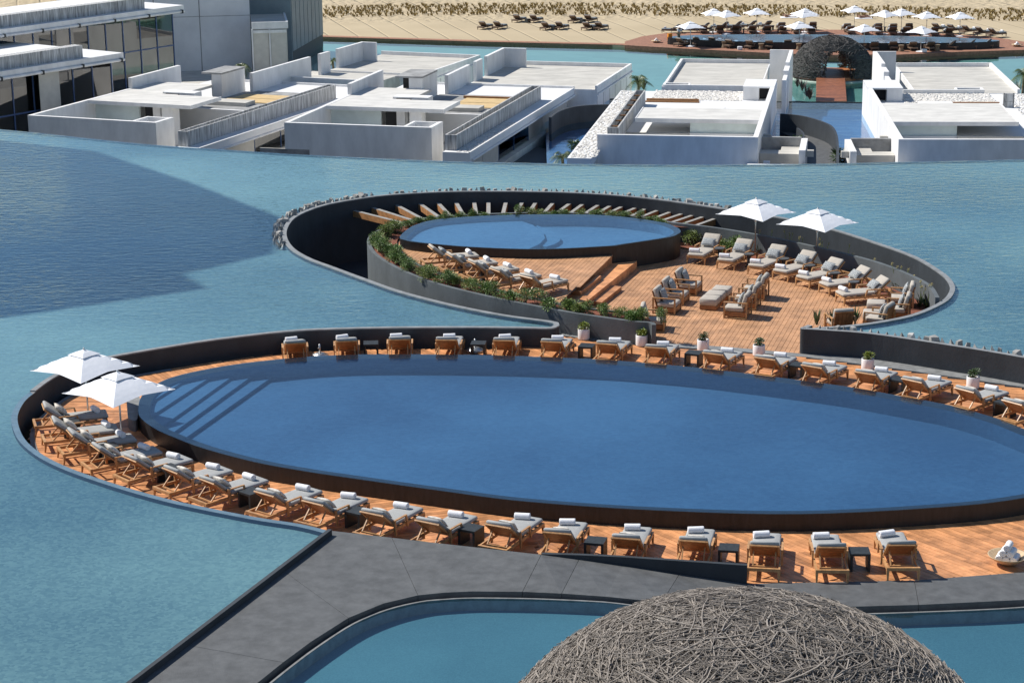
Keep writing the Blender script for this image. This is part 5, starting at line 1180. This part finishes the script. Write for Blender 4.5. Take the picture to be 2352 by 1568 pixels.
    if ply:
        a, b, c = ply; u0, v0 = f.uv(a, ZL + .1); u1 = f.U(b, ZL + .1); v1 = f.V(c, ZL + .1)
        pv_ = B('plywood_sheet', MAT['ply'], t, u0, u1, v0, v0 + (v1 - v0) * .49, ZL + .02, ZL + .08); B('plywood_sheet', MAT['ply'], t, u0 + .3, u1 + .2, v0 + (v1 - v0) * .51, v1, ZL + .02, ZL + .09)
        if batten: B('timber_batten', MAT['timber'], t, u0, u1 + .2, v1 + .1, v1 + .25, ZL + .02, ZL + .2)
        B('low_slab', MAT['grey_roof'], t, u0 - .2, u1 - 1.2, v0 - 1.7, v0 - .25, ZL + .02, ZL + .3)
    pl_ = trough(f, t, 'long_planter', MAT['streaked'], up0, up1, vp0, vp1, ZL - .3, ZP, .10, .55)
    if gravel: pebbles(f, t, up1 + .1, uE - .2, vE + .2, vE + (vEf - vE) * .42, ZL - .01, 900, .075)
    # facade under the eave: posts, panes, awning tube
    nP = 7; z0_ = ZL - .62
    for k in range(nP):
        v0 = vE + .6 + (vEf - vE - .8) * k / nP; v1 = vE + .6 + (vEf - vE - .8) * (k + 1) / nP
        B('facade_panel' if k not in (2, 3) else 'glass_pane', MAT['shade'] if k not in (2, 3) else MAT['glass'], t, uE - .55, uE - .50, v0 + .04, v1 - .04, base, z0_)
        B('mullion', MAT['bluemetal'] if k in (2, 3, 4) else MAT['shade'], t, uE - .58, uE - .47, v0 - .03, v0 + .03, base, z0_)
    m = MB(); m.tube([f.m @ Vector((uE + .06, vE + .3, ZL - .52)), f.m @ Vector((uE + .06, vEf, ZL - .52))], .08, 8); m.obj('awning_tube', MAT['white'], t)
    if annex:
        a, b, c = annex; za = ZP - 1.75; u0, v0 = f.uv(a, za); u1 = f.U(b, za); v1 = f.V(c, za); B('annex', MAT['mid_concrete'], t, u0, u1, v0, min(v1, vF - .01), base, za - .02); B('annex_top', MAT['grey_roof'], t, u0 - .02, u1 + .02, v0 - .02, min(v1, vF - .01), za - .02, za)
    # ---- rear block
    (pFL, pFR, pNR, wl, sm, l0, l1, l2, near) = rear
    uRl = f.U(pFL, ZR); uRr, vRf = f.uv(pFR, ZR + .3); vRn = f.V(pNR, ZR)
    zt = ZR + 1.55
    uA = f.U(l0, zt)
    B('rear_block', MAT['white'], t, uA, uRr, vRn, vRf, base, ZR - .01); B('rear_roof', MAT['grey_roof'], t, uA + .1, uRr - .1, vRn + .1, vRf - .1, ZR - .01, ZR)
    B('rear_parapet', MAT['white'], t, uA, uRr, vRf - .18, vRf + .005, ZR, ZR + .3); B('rear_parapet', MAT['white'], t, uRr - .18, uRr + .005, vRn, vRf - .18, ZR, ZR + .298)
    for a, b in ((wl[0], wl[1]), (sm[0], sm[1]), (l0, l1)):
        B('screen_wall', MAT['white'], t, uA - .02, uA + .24, f.V(a, zt), f.V(b, zt), base, zt)
    vb = f.V(l1, zt); B('screen_wall', MAT['white'], t, uA + .24, f.U(l2, zt), vb - .25, vb, ZR, zt - .003)
    if near:
        zn = ZR + .45; u0, v0 = f.uv(near[0], zn); u1 = f.U(near[1], zn); B('near_parapet', MAT['white'], t, u0, u1, v0, v0 + .2, base, zn); B('near_parapet', MAT['white'], t, u1 - .2, u1, v0 + .2, v0 + 1.6, base, zn - .003); B('near_floor', MAT['grey_roof'], t, u0, u1 - .2, v0 + .2, vRn, base, zn - .6)
    m = MB(); m.tube([f.m @ Vector((uRr + .06, vRn, ZR - .35)), f.m @ Vector((uRr + .06, vRf, ZR - .35))], .07, 8); m.obj('awning_tube', MAT['white'], t)
    for k in range(6):
        v0 = vRn + (vRf - vRn) * k / 6; B('facade_seam', MAT['mid_concrete'], t, uRr, uRr + .012, v0 - .03, v0 + .03, base, ZR - .5)
    return f
villa_a('white villa with plywood sheets and long streaked planter, beside the tall grey wall', 22.0, q1(185, 775), q1(1025, 832), q1(1180, 790), q1(1330, 490), q1(600, 675), q1(1245, 722), q1(1480, 652), q1(1330, 492), q1(1487, 492), q1(1657, 450), q1(1193, 882), q1(1258, 885), q1(2305, 573),
        q1(1340, 1000), q2(440, 590), None, (q2(250, 465), q2(1212, 370), q2(925, 505), (q1(1840, 500), q2(125, 385)), (q2(150, 365), q2(219, 347)), q2(240, 330), q2(390, 280), q2(524, 283), (q1(1815, 510), q2(475, 522))), None, (b1(815, 740), b1(1420, 775), b1(1700, 690)), False, False)
villa_a('white villa with gravel strip and glass corner beside its long planter', 15.6, b2(95, 890), b2(1625, 950), b2(1770, 880), b2(1240, 405), b2(525, 715), b2(1700, 785), b2(1915, 665), b2(1245, 410), b2(1537, 412), b2(1707, 340), q2(975, 905), q2(1050, 908), q2(1650, 580),
        q2(1143, 1028), q2(1885, 595), None, (q2(1240, 510), q2(2230, 428), q2(1880, 600), (q2(935, 505), q2(1128, 435)), (q2(1148, 415), q2(1218, 395)), q2(1238, 380), q2(1388, 322), q2(1522, 325), None), (b2(-150, 1150), b2(362, 1172), b2(480, 1100)), (b2(1790, 720), b2(2330, 760), b2(2352, 640)), True, True)

def villa_b(label, deg, sgn, FL, FR, wallfar, SFn, SFb, ST, SF, door, PE, PL, strip_o, rear, Lw, annexp, parasite):
    """sgn +1: tall side wall on the right, planter on the left; -1 mirrored"""
    f = Fr(deg); t = thing('villa', label, 'villa'); B = f.box; base = LG - .6
    uT, vF = f.uv(FR if sgn > 0 else FL, ZP); uO = f.U(FL if sgn > 0 else FR, ZP); vW = f.V(wallfar, ZP); s = sgn
    B('front_wall', MAT['white'], t, uO, uT, vF, vF + TH_, base, ZP)
    B('side_wall', MAT['white'], t, uT - s * .32, uT, vF + TH_, vW, base, ZP - .003)
    vS, vSb = f.V(SFn, ZP), f.V(SFb, ZP); uSo = f.U(SFn, ZP)
    B('roof_slab', MAT['pale_slab'], t, uSo, uT - s * .32, vS, vSb, ZP - .22, ZP - .02); B('slab_edge', MAT['white'], t, uSo - s * .06, uT - s * .32, vS - .06, vS, ZP - .25, ZP + .015); B('slab_edge', MAT['white'], t, uSo - s * .06, uSo, vS, vSb, ZP - .25, ZP + .015)
    # patio
    B('patio_floor', MAT['pale_slab'], t, uO + s * .1, uT - s * .32, vF + TH_, vS + 1.3, base, ZP - 2.4)
    um = uT - s * abs(uT - uO) * .48
    B('patio_wall', MAT['aqua_render'], t, um, uT - s * .32, vS + .5, vS + .7, base, ZP - .22); B('patio_wall', MAT['grey_roof'], t, uO, um, vS + .1, vS + .3, base, ZL + .02)
    B('patio_step', MAT['white'], t, uO + s * .3, uO + s * 1.2, vF + TH_, vF + TH_ + .5, base, ZL - .5); B('patio_step', MAT['white'], t, uO + s * .3, uO + s * .9, vF + TH_ + .5, vF + TH_ + 1.0, base, ZL - .25)
    # stair head
    us, vs0 = f.uv(ST, ZP); vs1 = f.V(SF, ZP); B('stair_house', MAT['white'], t, us, f.U(door, ZP), vs0, vs1, ZL, ZP - .1); B('stair_roof', MAT['white_roof'], t, us - s * .02, uT - s * .0, vs0 - .02, vs1 + .02, ZP - .1, ZP + .012)
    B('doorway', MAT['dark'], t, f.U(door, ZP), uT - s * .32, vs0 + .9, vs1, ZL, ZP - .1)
    # lower roof
    ue, ve = f.uv(strip_o[0], ZL); vEf = f.V(strip_o[1], ZL)
    B('lower_roof', MAT['white_roof'], t, ue, uT - s * .32, vS + .3, vEf, base, ZL); B('lower_roof', MAT['white_roof'], t, ue, uO, ve, vS + .3, ZL - .55, ZL - .003); B('body', MAT['shade'], t, ue + s * .9, uO, ve + .4, vS + .3, base, ZL - .55)
    vg0, vg1 = f.V(PE[0], ZL), f.V(PE[1], ZL); uPo = f.U(PL[0], ZP); uPi = f.U(PL[1], ZP)
    pebbles(f, t, min(uPi, us) + .15, max(uPi, us) - .1, vg0, vg1, ZL - .01, 1700, .10)
    pebbles(f, t, min(ue, uPo) + .1, max(ue, uPo) - .05, ve + .2, vEf - .2, ZL - .01, 1500, .085)
    B('skylight_box', MAT['white'], t, uT - s * 5.2, uT - s * 2.9, vSb + .15, vSb + 1.0, ZL, ZP - .05); B('skylight_slot', MAT['dark'], t, uT - s * 4.2, uT - s * 3.1, vSb + .12, vSb + .149, ZP - .3, ZP - .14)
    B('timber_batten', MAT['timber'], t, uT - s * 5.4, uT - s * 9.2, vg0 - .45, vg0 - .25, ZL, ZL + .16); B('timber_batten', MAT['timber'], t, uT - s * 5.3, uT - s * 9.6, vg0 - 1.15, vg0 - 1.0, ZL, ZL + .1)
    vp0, vp1 = f.V(PL[1], ZP), f.V(PL[2], ZP); tr_ = trough(f, t, 'long_planter', MAT['streaked'], min(uPo, uPi), max(uPo, uPi), vp0, vp1, ZL - .3, ZP, .10, .55)
    for k in range(7): v0 = vp0 + (vp1 - vp0) * (k + .6) / 7.4; B('planter_tie', MAT['timber'], tr_, uPo + s * .1, uPi - s * .1, v0, v0 + .1, ZP - .18, ZP - .1)
    # rear block
    (rl, rr_, rn, npl, npr) = rear
    u0, vf = f.uv(rl, ZR + .3); u1 = f.U(rr_, ZR + .3); vn = f.V(rn, ZR)
    B('rear_block', MAT['white'], t, u0, u1, vn, vf, base, ZR - .01); a_, b_ = min(u0, u1), max(u0, u1); B('rear_roof', MAT['grey_roof'], t, a_ + .1, b_ - .1, vn + .1, vf - .1, ZR - .01, ZR)
    B('rear_parapet', MAT['white'], t, a_, b_, vf - .18, vf + .005, ZR, ZR + .3); uo = u0 if sgn > 0 else u1; B('rear_parapet', MAT['white'], t, uo, uo + s * .2, vn, vf - .18, ZR, ZR + .298)
    zn = ZR + .4; w0, wv = f.uv(npl, zn); w1 = f.U(npr, zn); B('near_parapet', MAT['white'], t, w0, w1, wv, wv + .2, base, zn); 
    wo = w0 if sgn > 0 else w1; B('near_box', MAT['white'], t, wo, wo + s * .2, wv + .2, wv + 1.2, base, zn - .003); B('near_box', MAT['white'], t, wo + s * .2, wo + s * 2.0, wv + 1.0, wv + 1.2, base, zn - .006); B('near_box', MAT['white'], t, wo + s * 1.9, wo + s * 2.05, wv + .2, wv + 1.0, base, zn - .009)
    # screen walls beside the bridge canal
    zt = ZR + 1.6; l0, l1, l2 = Lw; vb = f.V(l0, zt); ua = f.U(l0, zt); ub = f.U(l1, zt)
    B('screen_wall', MAT['white'], t, ua, ub, vb - .22, vb, base, zt); vseg = f.V(l2, zt)
    B('screen_wall', MAT['white'], t, ub - s * .3, ub, vb - (vb - vseg) * .45, vb - .22, base, zt - .003); B('screen_wall', MAT['white'], t, ub - s * .34, ub + s * .05, vb - (vb - vseg) * .62, vb - (vb - vseg) * .45, base, zt - .25); B('screen_wall', MAT['white'], t, ub - s * .3, ub, vs1 + .05, vb - (vb - vseg) * .62, base, zt - .55)
    # service annex beside the tall wall
    for nm, mt, x0, x1, p0, p1, za, zb in annexp:
        B(nm, mt, t, uT + s * x0, uT + s * x1, vF + p0, vF + p1, base if za is None else za, zb)
    return f
A = [('annex_wall', MAT['white'], 2.55, 2.95, -.1, 4.3, None, ZP - .75), ('annex_roof', MAT['grey_roof'], 0.02, 2.55, 1.6, 2.9, None, ZP - 1.3), ('annex_roof', MAT['grey_roof'], 1.3, 2.55, 2.9, 4.3, None, ZP - 1.3), ('annex_wall', MAT['mid_concrete'], 0.02, 2.55, 4.3, 4.6, None, ZP - .72), ('annex_ledge', MAT['white'], -.6, 2.9, -1.2, -.3, None, ZP - 1.6),
     ('annex_void', MAT['dark'], .05, 2.5, -.2, 1.6, None, ZP - 2.6), ('water_heater', MAT['pot'], .35, .75, .1, .45, ZP - 2.6, ZP - 1.55), ('cable_box', MAT['curb'], .05, .45, 2.9, 3.2, ZP - 3, ZP - 1.5), ('beam_end', MAT['grey_roof'], 2.95, 3.45, .4, .75, ZP - 1.25, ZP - .85), ('beam_end', MAT['grey_roof'], 0.02, .5, 6.2, 6.6, ZP - 1.3, ZP - .9)]
villa_b('white villa with pebble roof, its tall wall facing the bridge canal', 10.0, 1, q2(1993, 910), b3(1130, 1045), b3(1335, 440), q3(65, 697), q3(105, 632), b3(975, 515), b3(1000, 437), b3(1140, 515), (b3(500, 660), b3(500, 562)), (q2(2065, 857), q2(2140, 858), q2(2305, 607)), (q2(1795, 1062), q2(2155, 610)),
        (b3(320, 222), b3(1255, 237), b3(30, 552), b3(130, 495), b3(975, 508)), (b3(1255, 128), b3(1497, 135), b3(1340, 440)), A, None)
villa_b('white villa with pebble roof on the far side of the bridge canal', 4.6, -1, b4(870, 1205), b4(2700, 1215), b4(480, 505), b4(2280, 1000), b4(2200, 775), b4(920, 600), b4(875, 507), b4(735, 600), (b4(1500, 782), b4(1500, 668)), (b4(2352, 770), b4(2110, 662), b4(2110, 662)), (b4(3300, 1300), b4(2352, 668)),
        (b4(840, 300), b4(1985, 315), b4(2095, 662), b4(925, 620), b4(1893, 628)), (b4(840, 165), b4(565, 165), b4(475, 505)), A, None)
m = MB(); m.poly([Vector((-70, 92, 0)), Vector((9, 92, 0)), Vector((9, 132, 0)), Vector((-2, 150, 0)), Vector((-90, 165, 0))], LG + .12); m.poly([Vector((22, 92, 0)), Vector((90, 92, 0)), Vector((90, 142, 0)), Vector((22, 138, 0))], LG + .12); tag(m.obj('added_dark_ground', MAT['tablegrey']), kind='structure')  # dark sheets added over the lagoon to keep its teal bounce off villa walls
m = MB(); m.poly([Vector((-90, 140, 0)), Vector((-24, 140, 0)), Vector((-18, 176, 0)), Vector((-20, 186, 0)), Vector((-90, 190, 0))], LG + .2); tag(m.obj('added_bounce_ground', MAT['grey_roof']), kind='structure')  # pale sheet added as a reflector to brighten the grey wall and tower
# canal between the villas, with curved dark walls
ZC = -7.1
cn = wpts([(1250, 226), (1500, 229), (1780, 234), (1985, 236), (2100, 240)], ZC); m = MB(); cpoly = cn + [Vector((24, 94, 0)), Vector((2, 94, 0))]
m.poly(cpoly, ZC); tag(m.obj('canal_water', MAT['canal_water']), kind='structure'); m = MB(); m.poly(cpoly, ZC - .5); strip(m, cn, cn, LG - .5, ZC - .02); tag(m.obj('canal_bed', MAT['canal_bed']), kind='structure')
m = MB(); wallcurve(m, cn, -.18, LG - .5, ZC + .04); tag(m.obj('canal_weir', MAT['blackstone']), kind='structure')
rw = smooth([W(b3(*p), ZC + 1.3) for p in ((1365, 797), (1500, 805), (1640, 828), (1800, 875), (1910, 930), (1960, 1020), (1975, 1150), (1975, 1340), (1960, 1500))], False, 5)
m = MB(); wallcurve(m, rw, -.16, ZC - 1, ZC + 1.3); tag(m.obj('ramp_parapet', MAT['lakewall']), 'dark curved ramp wall standing in the bridge canal', 'wall')
rw2 = smooth([W(b3(*p), ZC + .9) for p in ((1548, 945), (1600, 985), (1615, 1040), (1605, 1340), (1600, 1500))], False, 5)
m = MB(); wallcurve(m, rw2, -.12, ZC - 1, ZC + .9); tag(m.obj('ramp_kerb', MAT['lakewall']), 'low dark kerb curving beside the villa annex', 'kerb')
m = MB(); m.poly(rw + rw2[::-1], ZC + .03); tag(m.obj('ramp_floor', MAT['slab']), kind='structure')
cw = smooth([W(q2(*p), ZC + 1.2) for p in ((1690, 790), (1740, 752), (1830, 722), (1950, 708), (2100, 704), (2250, 706))], False, 5)
m = MB(); wallcurve(m, cw, .2, ZC - 1, ZC + 1.2); tag(m.obj('curved_wall', MAT['lakewall']), 'dark crescent wall in the canal behind the glass corner', 'wall')

# ------------------------------------------------------------------ taller buildings on the beach side of the lake's far corner
def eave_building(label, deg, corner, left_end, zr, roofspan, parapet, facade_z, shade_at, name='hotel_wing'):
    f = Fr(deg); t = thing(name, label, 'building'); B = f.box
    ue, v1 = f.uv(corner, zr); _, v0 = f.uv(left_end, zr); v0 = min(v0, v1 - 22); base = LG
    B('roof', MAT['white_roof'], t, ue - roofspan, ue, v0, v1, zr - .30, zr - .002); B('fascia', MAT['white'], t, ue, ue + .05, v0, v1 + .05, zr - .62, zr); B('soffit', MAT['mid_concrete'], t, ue - 1.2, ue, v0, v1, zr - .62, zr - .302)
    pu, pa, pb = parapet; B('parapet', MAT['streaked'], t, ue - pu - .9, ue - pu, v0, v1 - pa, zr, zr + .9)
    L = v1 - v0; n = int(L / 1.9)
    m = MB(); m.tube([f.m @ Vector((ue + .14, v0, zr - .5)), f.m @ Vector((ue + .14, v1, zr - .5))], .11, 10); m.obj('awning_tube', MAT['white'], t, True)
    for k in range(0, n, 2): v = v1 - 1.9 * k - .3; B('bracket', MAT['blackstone'], t, ue + .02, ue + .28, v - .07, v + .07, zr - .66, zr - .36)
    uf = ue - 1.1; za = zr - .62
    for k in range(n + 1):
        v = v1 - .25 - 1.9 * k; B('mullion', MAT['bluemetal'], t, uf - .07, uf + .07, v - .045, v + .045, base, za)
        if k < n:
            zm = zr - 3.4; pn = B('glass_pane', MAT['glass'], t, uf - .015, uf + .015, v - 1.85, v - .05, zm + .05, za); B('glass_pane', MAT['glass'], t, uf - .015, uf + .015, v - 1.85, v - .05, base, zm - .05)
            B('transom', MAT['bluemetal'], t, uf - .06, uf + .06, v - 1.85, v - .05, zm - .05, zm + .05)
        if k in shade_at: B('roller_shade', MAT['shade'], t, ue - .42, ue - .38, v - 1.9, v + .0, base, za)
    B('interior_wall', MAT['white'], t, uf - 3.2, uf - 3.0, v0, v1 - .3, base, za); B('interior_floor', MAT['mid_concrete'], t, uf - 5.0, uf - .1, v0, v1 - .3, base - .1, base + .02); B('interior_floor', MAT['mid_concrete'], t, uf - 5.0, uf - .1, v0, v1 - .3, zr - 3.5, zr - 3.32)
    for k in range(3): B('interior_column', MAT['white'], t, uf - .9, uf - .55, v1 - 2.2 - 5.5 * k, v1 - 1.8 - 5.5 * k, base, za)
    B('end_wall', MAT['white'], t, ue - roofspan, uf - .1, v1 - .28, v1 - .02, base, zr - .3)
    return f, t, ue, v0, v1
eave_building('glass fronted hotel wing under a broad white roof, nearest the lake corner', 36.5, b0(1440, 622), b0(-700, 850), -2.3, 14, (.55, 3.4, 0), 0, (3,), 'hotel_wing')
f2, t2, ue2, va2, vb2 = eave_building('glass fronted hotel wing stepping up behind the nearer white roof', 36.5, b0(2150, 62), b0(600, 262), -1.0, 12, (.8, 3.6, 0), 0, (), 'hotel_wing')
f2.box('parapet_end', MAT['white'], t2, ue2 - 6, ue2 - .7, va2 - .5, va2 + .2, -4, -.2)
# plain grey gable wall, the low shuttered block and the slatted tower
fg = Fr(-8.0); tg = thing('gable_building', 'tall plain grey rendered wall behind the villas', 'building')
zg = -9.3; ug1, vg = fg.uv((581, 192), zg); ug0 = fg.U((300, 205), zg)
fg.box('wall', MAT['grey_wall'], tg, ug0 - 6, ug1, vg, vg + 9, LG, 4.5); fg.box('wall_joint', MAT['mid_concrete'], tg, ug0 - 6, ug1 + .01, vg - .012, vg, zg + 6.1, zg + 6.15)
for du in (.9, 4.9, 6.3, 6.9): fg.box('guide_rail', MAT['mid_concrete'], tg, ug1 - 3.6 - du, ug1 - 3.52 - du, vg - .03, vg - .002, LG, 3)
ZK = -3.4
tb = thing('shuttered_block', 'low concrete roofed block with beige roller shades', 'building')
zb_ = W(b00(1312, 268), ZK).z; u1_, v_ = fg.uv(b00(1312, 268), ZK); u0_ = ug1 + .05; v_ = min(v_, vg + 3)
fg.box('body', MAT['shade'], tb, u0_, u1_, v_ + .05, v_ + 7, LG, ZK - .15); fg.box('roof', MAT['grey_roof'], tb, u0_, u1_ + .1, v_, v_ + 7, ZK - .15, ZK); fg.box('roof_lip', MAT['white'], tb, u1_ - .05, u1_ + .12, v_ + .1, v_ + 7, ZK, ZK + .1); fg.box('fascia', MAT['white'], tb, u0_, u1_ + .12, v_ - .05, v_ + .1, ZK - .5, ZK + .1)
wd_ = (u1_ - u0_) / 2
for k in range(2): fg.box('roller_shade', MAT['shade'], tb, u0_ + wd_ * k + .12, u0_ + wd_ * (k + 1) - .12, v_ - .04, v_ + .0, ZK - 4.6, ZK - .7); fg.box('downpipe', MAT['white'], tb, u0_ + wd_ * k - .06, u0_ + wd_ * k + .08, v_ - .12, v_ + .02, LG, ZK - .5)
fg.box('shade_box', MAT['white'], tb, u0_ + .1, u1_ - .05, v_ - .16, v_ - .06, ZK - .85, ZK - .6)
ft = Fr(7.5); tt_ = thing('slatted_tower', 'blue grey tower clad in tall vertical panels beside the lagoon', 'tower')
zt0 = LG + .1; ut, vt0 = ft.uv(b00(1345, 790), LG); vt1 = ft.V(b00(1758, 545), LG); vt0 = (fg.m @ Vector((u1_, v_ + 7.2, 0))).dot(ft.v) + 1.2
clad = principled('blue_grey_panel', (.24, .29, .32), .5, .12, .8)
ft.box('core', MAT['tablegrey'], tt_, ut - 9, ut - .06, vt0, vt1, LG, 6); ft.box('end_wall', clad, tt_, ut - 9, ut - .05, vt0 - .12, vt0 - .002, LG, 6)
npn = 8
for k in range(npn):
    a, b = vt0 + (vt1 - vt0) * k / npn, vt0 + (vt1 - vt0) * (k + 1) / npn
    ft.box('panel', clad, tt_, ut - .06, ut, a + .08, b - .08, -7.0, -1.0); ft.box('panel', clad, tt_, ut - .06, ut, a + .08, b - .08, -.9, 6)
ft.box('plinth', MAT['tablegrey'], tt_, ut - 8.9, ut - .08, vt0 + .1, vt1 - .1, LG - .4, LG + .01)
# hotel block off to the side: its roofline throws the stepped shade across the lake
HS = 30.0; sh = Vector((SUN.x / -SUN.z, SUN.y / -SUN.z, 0)) * (HS - LZ)
sil = [W(p, LZ) - sh for p in ((215, 342), (430, 412), (650, 497), (622, 575), (415, 622), (470, 655), (0, 722))]
sil += [sil[-1] + Vector((-14, -1, 0)), sil[0] + Vector((-22, 14, 0))]
tw = thing('hotel_block', 'tall pale hotel block standing beside the lake', 'building')
m = MB(); m.prism(sil, -4, HS); m.obj('wall', MAT['white'], tw); m = MB(); m.prism([p * 1.0 for p in offs(sil, -.001, True)], HS, HS + .01); m.obj('roof', MAT['grey_roof'], tw)

# ------------------------------------------------------------------ palms and lush plants among the villas
def palm_mesh(seed, nf, L):
    r_ = random.Random(seed); m = MB()
    for i in range(nf):
        a = 2 * math.pi * i / nf + r_.uniform(-.3, .3); el = r_.uniform(.1, 1.2); l = L * r_.uniform(.8, 1.1); prev = None
        for s_ in range(13):
            t_ = s_ / 12; r0 = l * t_ * math.cos(el) * (1 - .1 * t_); z = l * (math.sin(el) * t_ - .75 * t_ * t_); p = Vector((math.cos(a) * r0, math.sin(a) * r0, z))
            if prev is not None:
                d = (p - prev); sd = Vector((-math.sin(a), math.cos(a), 0)); m.add([prev + sd * .015, prev - sd * .015, p - sd * .012, p + sd * .012], [(0, 1, 2, 3)])
                lw = L * .34 * math.sin(math.pi * min(1, t_ * .9 + .1)) + .05
                for sg in (-1, 1):
                    for h_ in (.25, .75):
                        q = prev + d * h_; tip = q + sd * sg * lw * .8 + d.normalized() * lw * .5 + Vector((0, 0, -lw * .45)); m.add([q, q + d * .30, tip], [(0, 1, 2)])
            prev = p
    return m.mesh('fronds', MAT['palm'])
pms = [palm_mesh(k, 15, 2.0) for k in range(3)]
def palm(p, zc, h, sc, label, k):
    q = W(p, zc); t = thing('palm_tree', label, 'palm', (q.x, q.y, zc - h), rnd.uniform(0, 6.28), 'palms between the villas'); 
    m = MB(); m.tube([(0, 0, 0), (.06, .02, h * .5), (0, 0, h)], [.14, .11, .09], 8); m.obj('trunk', MAT['bark'], t, True); o = put('fronds', pms[k % 3], t); o.location = (0, 0, h); o.scale = (sc, sc, sc)
palm((1466, 188), -6.0, 2.3, .85, 'palm with broad green crown between two villas by the lagoon', 0)
palm((2352, 172), -5.4, 2.9, .95, 'palm at the lagoon beside the pebble-roofed villa', 1)
palm((602, 172), -5.6, 2.6, .62, 'small palm before the beige roller shades', 2); palm((556, 156), -5.2, 3.0, .62, 'small palm against the plain grey wall', 0); palm((764, 140), -6.3, 1.9, .5, 'small palm glimpsed between the white screen walls', 1)
palm((1292, 362), -5.9, 2.4, .7, 'low palm under the glass corner beside the lake rim', 2)
lush = [bush_mesh(300 + k, .55, .5, 330, .26, MAT['leafd'], 'foliage', 7) for k in range(2)]
for p, z, sc, lab in ((b3(1560, 1065), ZC, 1.0, 'leafy green bush squeezed beside the villa annex'), (b3(2035, 1240), ZC, 1.35, 'large leafy bush beside the ramp wall in the canal'), (q2(1855, 955), ZC, .9, 'dark leafy shrub in the water between two villas')):
    q = W(p, z + .6); plant(lush[0], Vector((q.x, q.y, z)), 1.0, sc, 'bush', lab, 'bushes between the villas')
mar = [spiky(90 + k, MAT['maroon'], 30, .5, 1.25) for k in range(2)]
for i, p in enumerate([b3(1540, 520), b3(1590, 560), b3(1640, 620), b3(1670, 650), b3(2230, 420), b3(2270, 425), b4(2180, 660), b4(2270, 665), q2(2310, 605), q2(2280, 600)]):
    q = W(p, LG); o = put('cordyline', mar[i % 2]); o.location = (q.x, q.y, LG); o.rotation_euler = (0, 0, i); tag(o, 'dark maroon spiky plant growing at the lagoon villas', 'plant', 'maroon spiky plants')
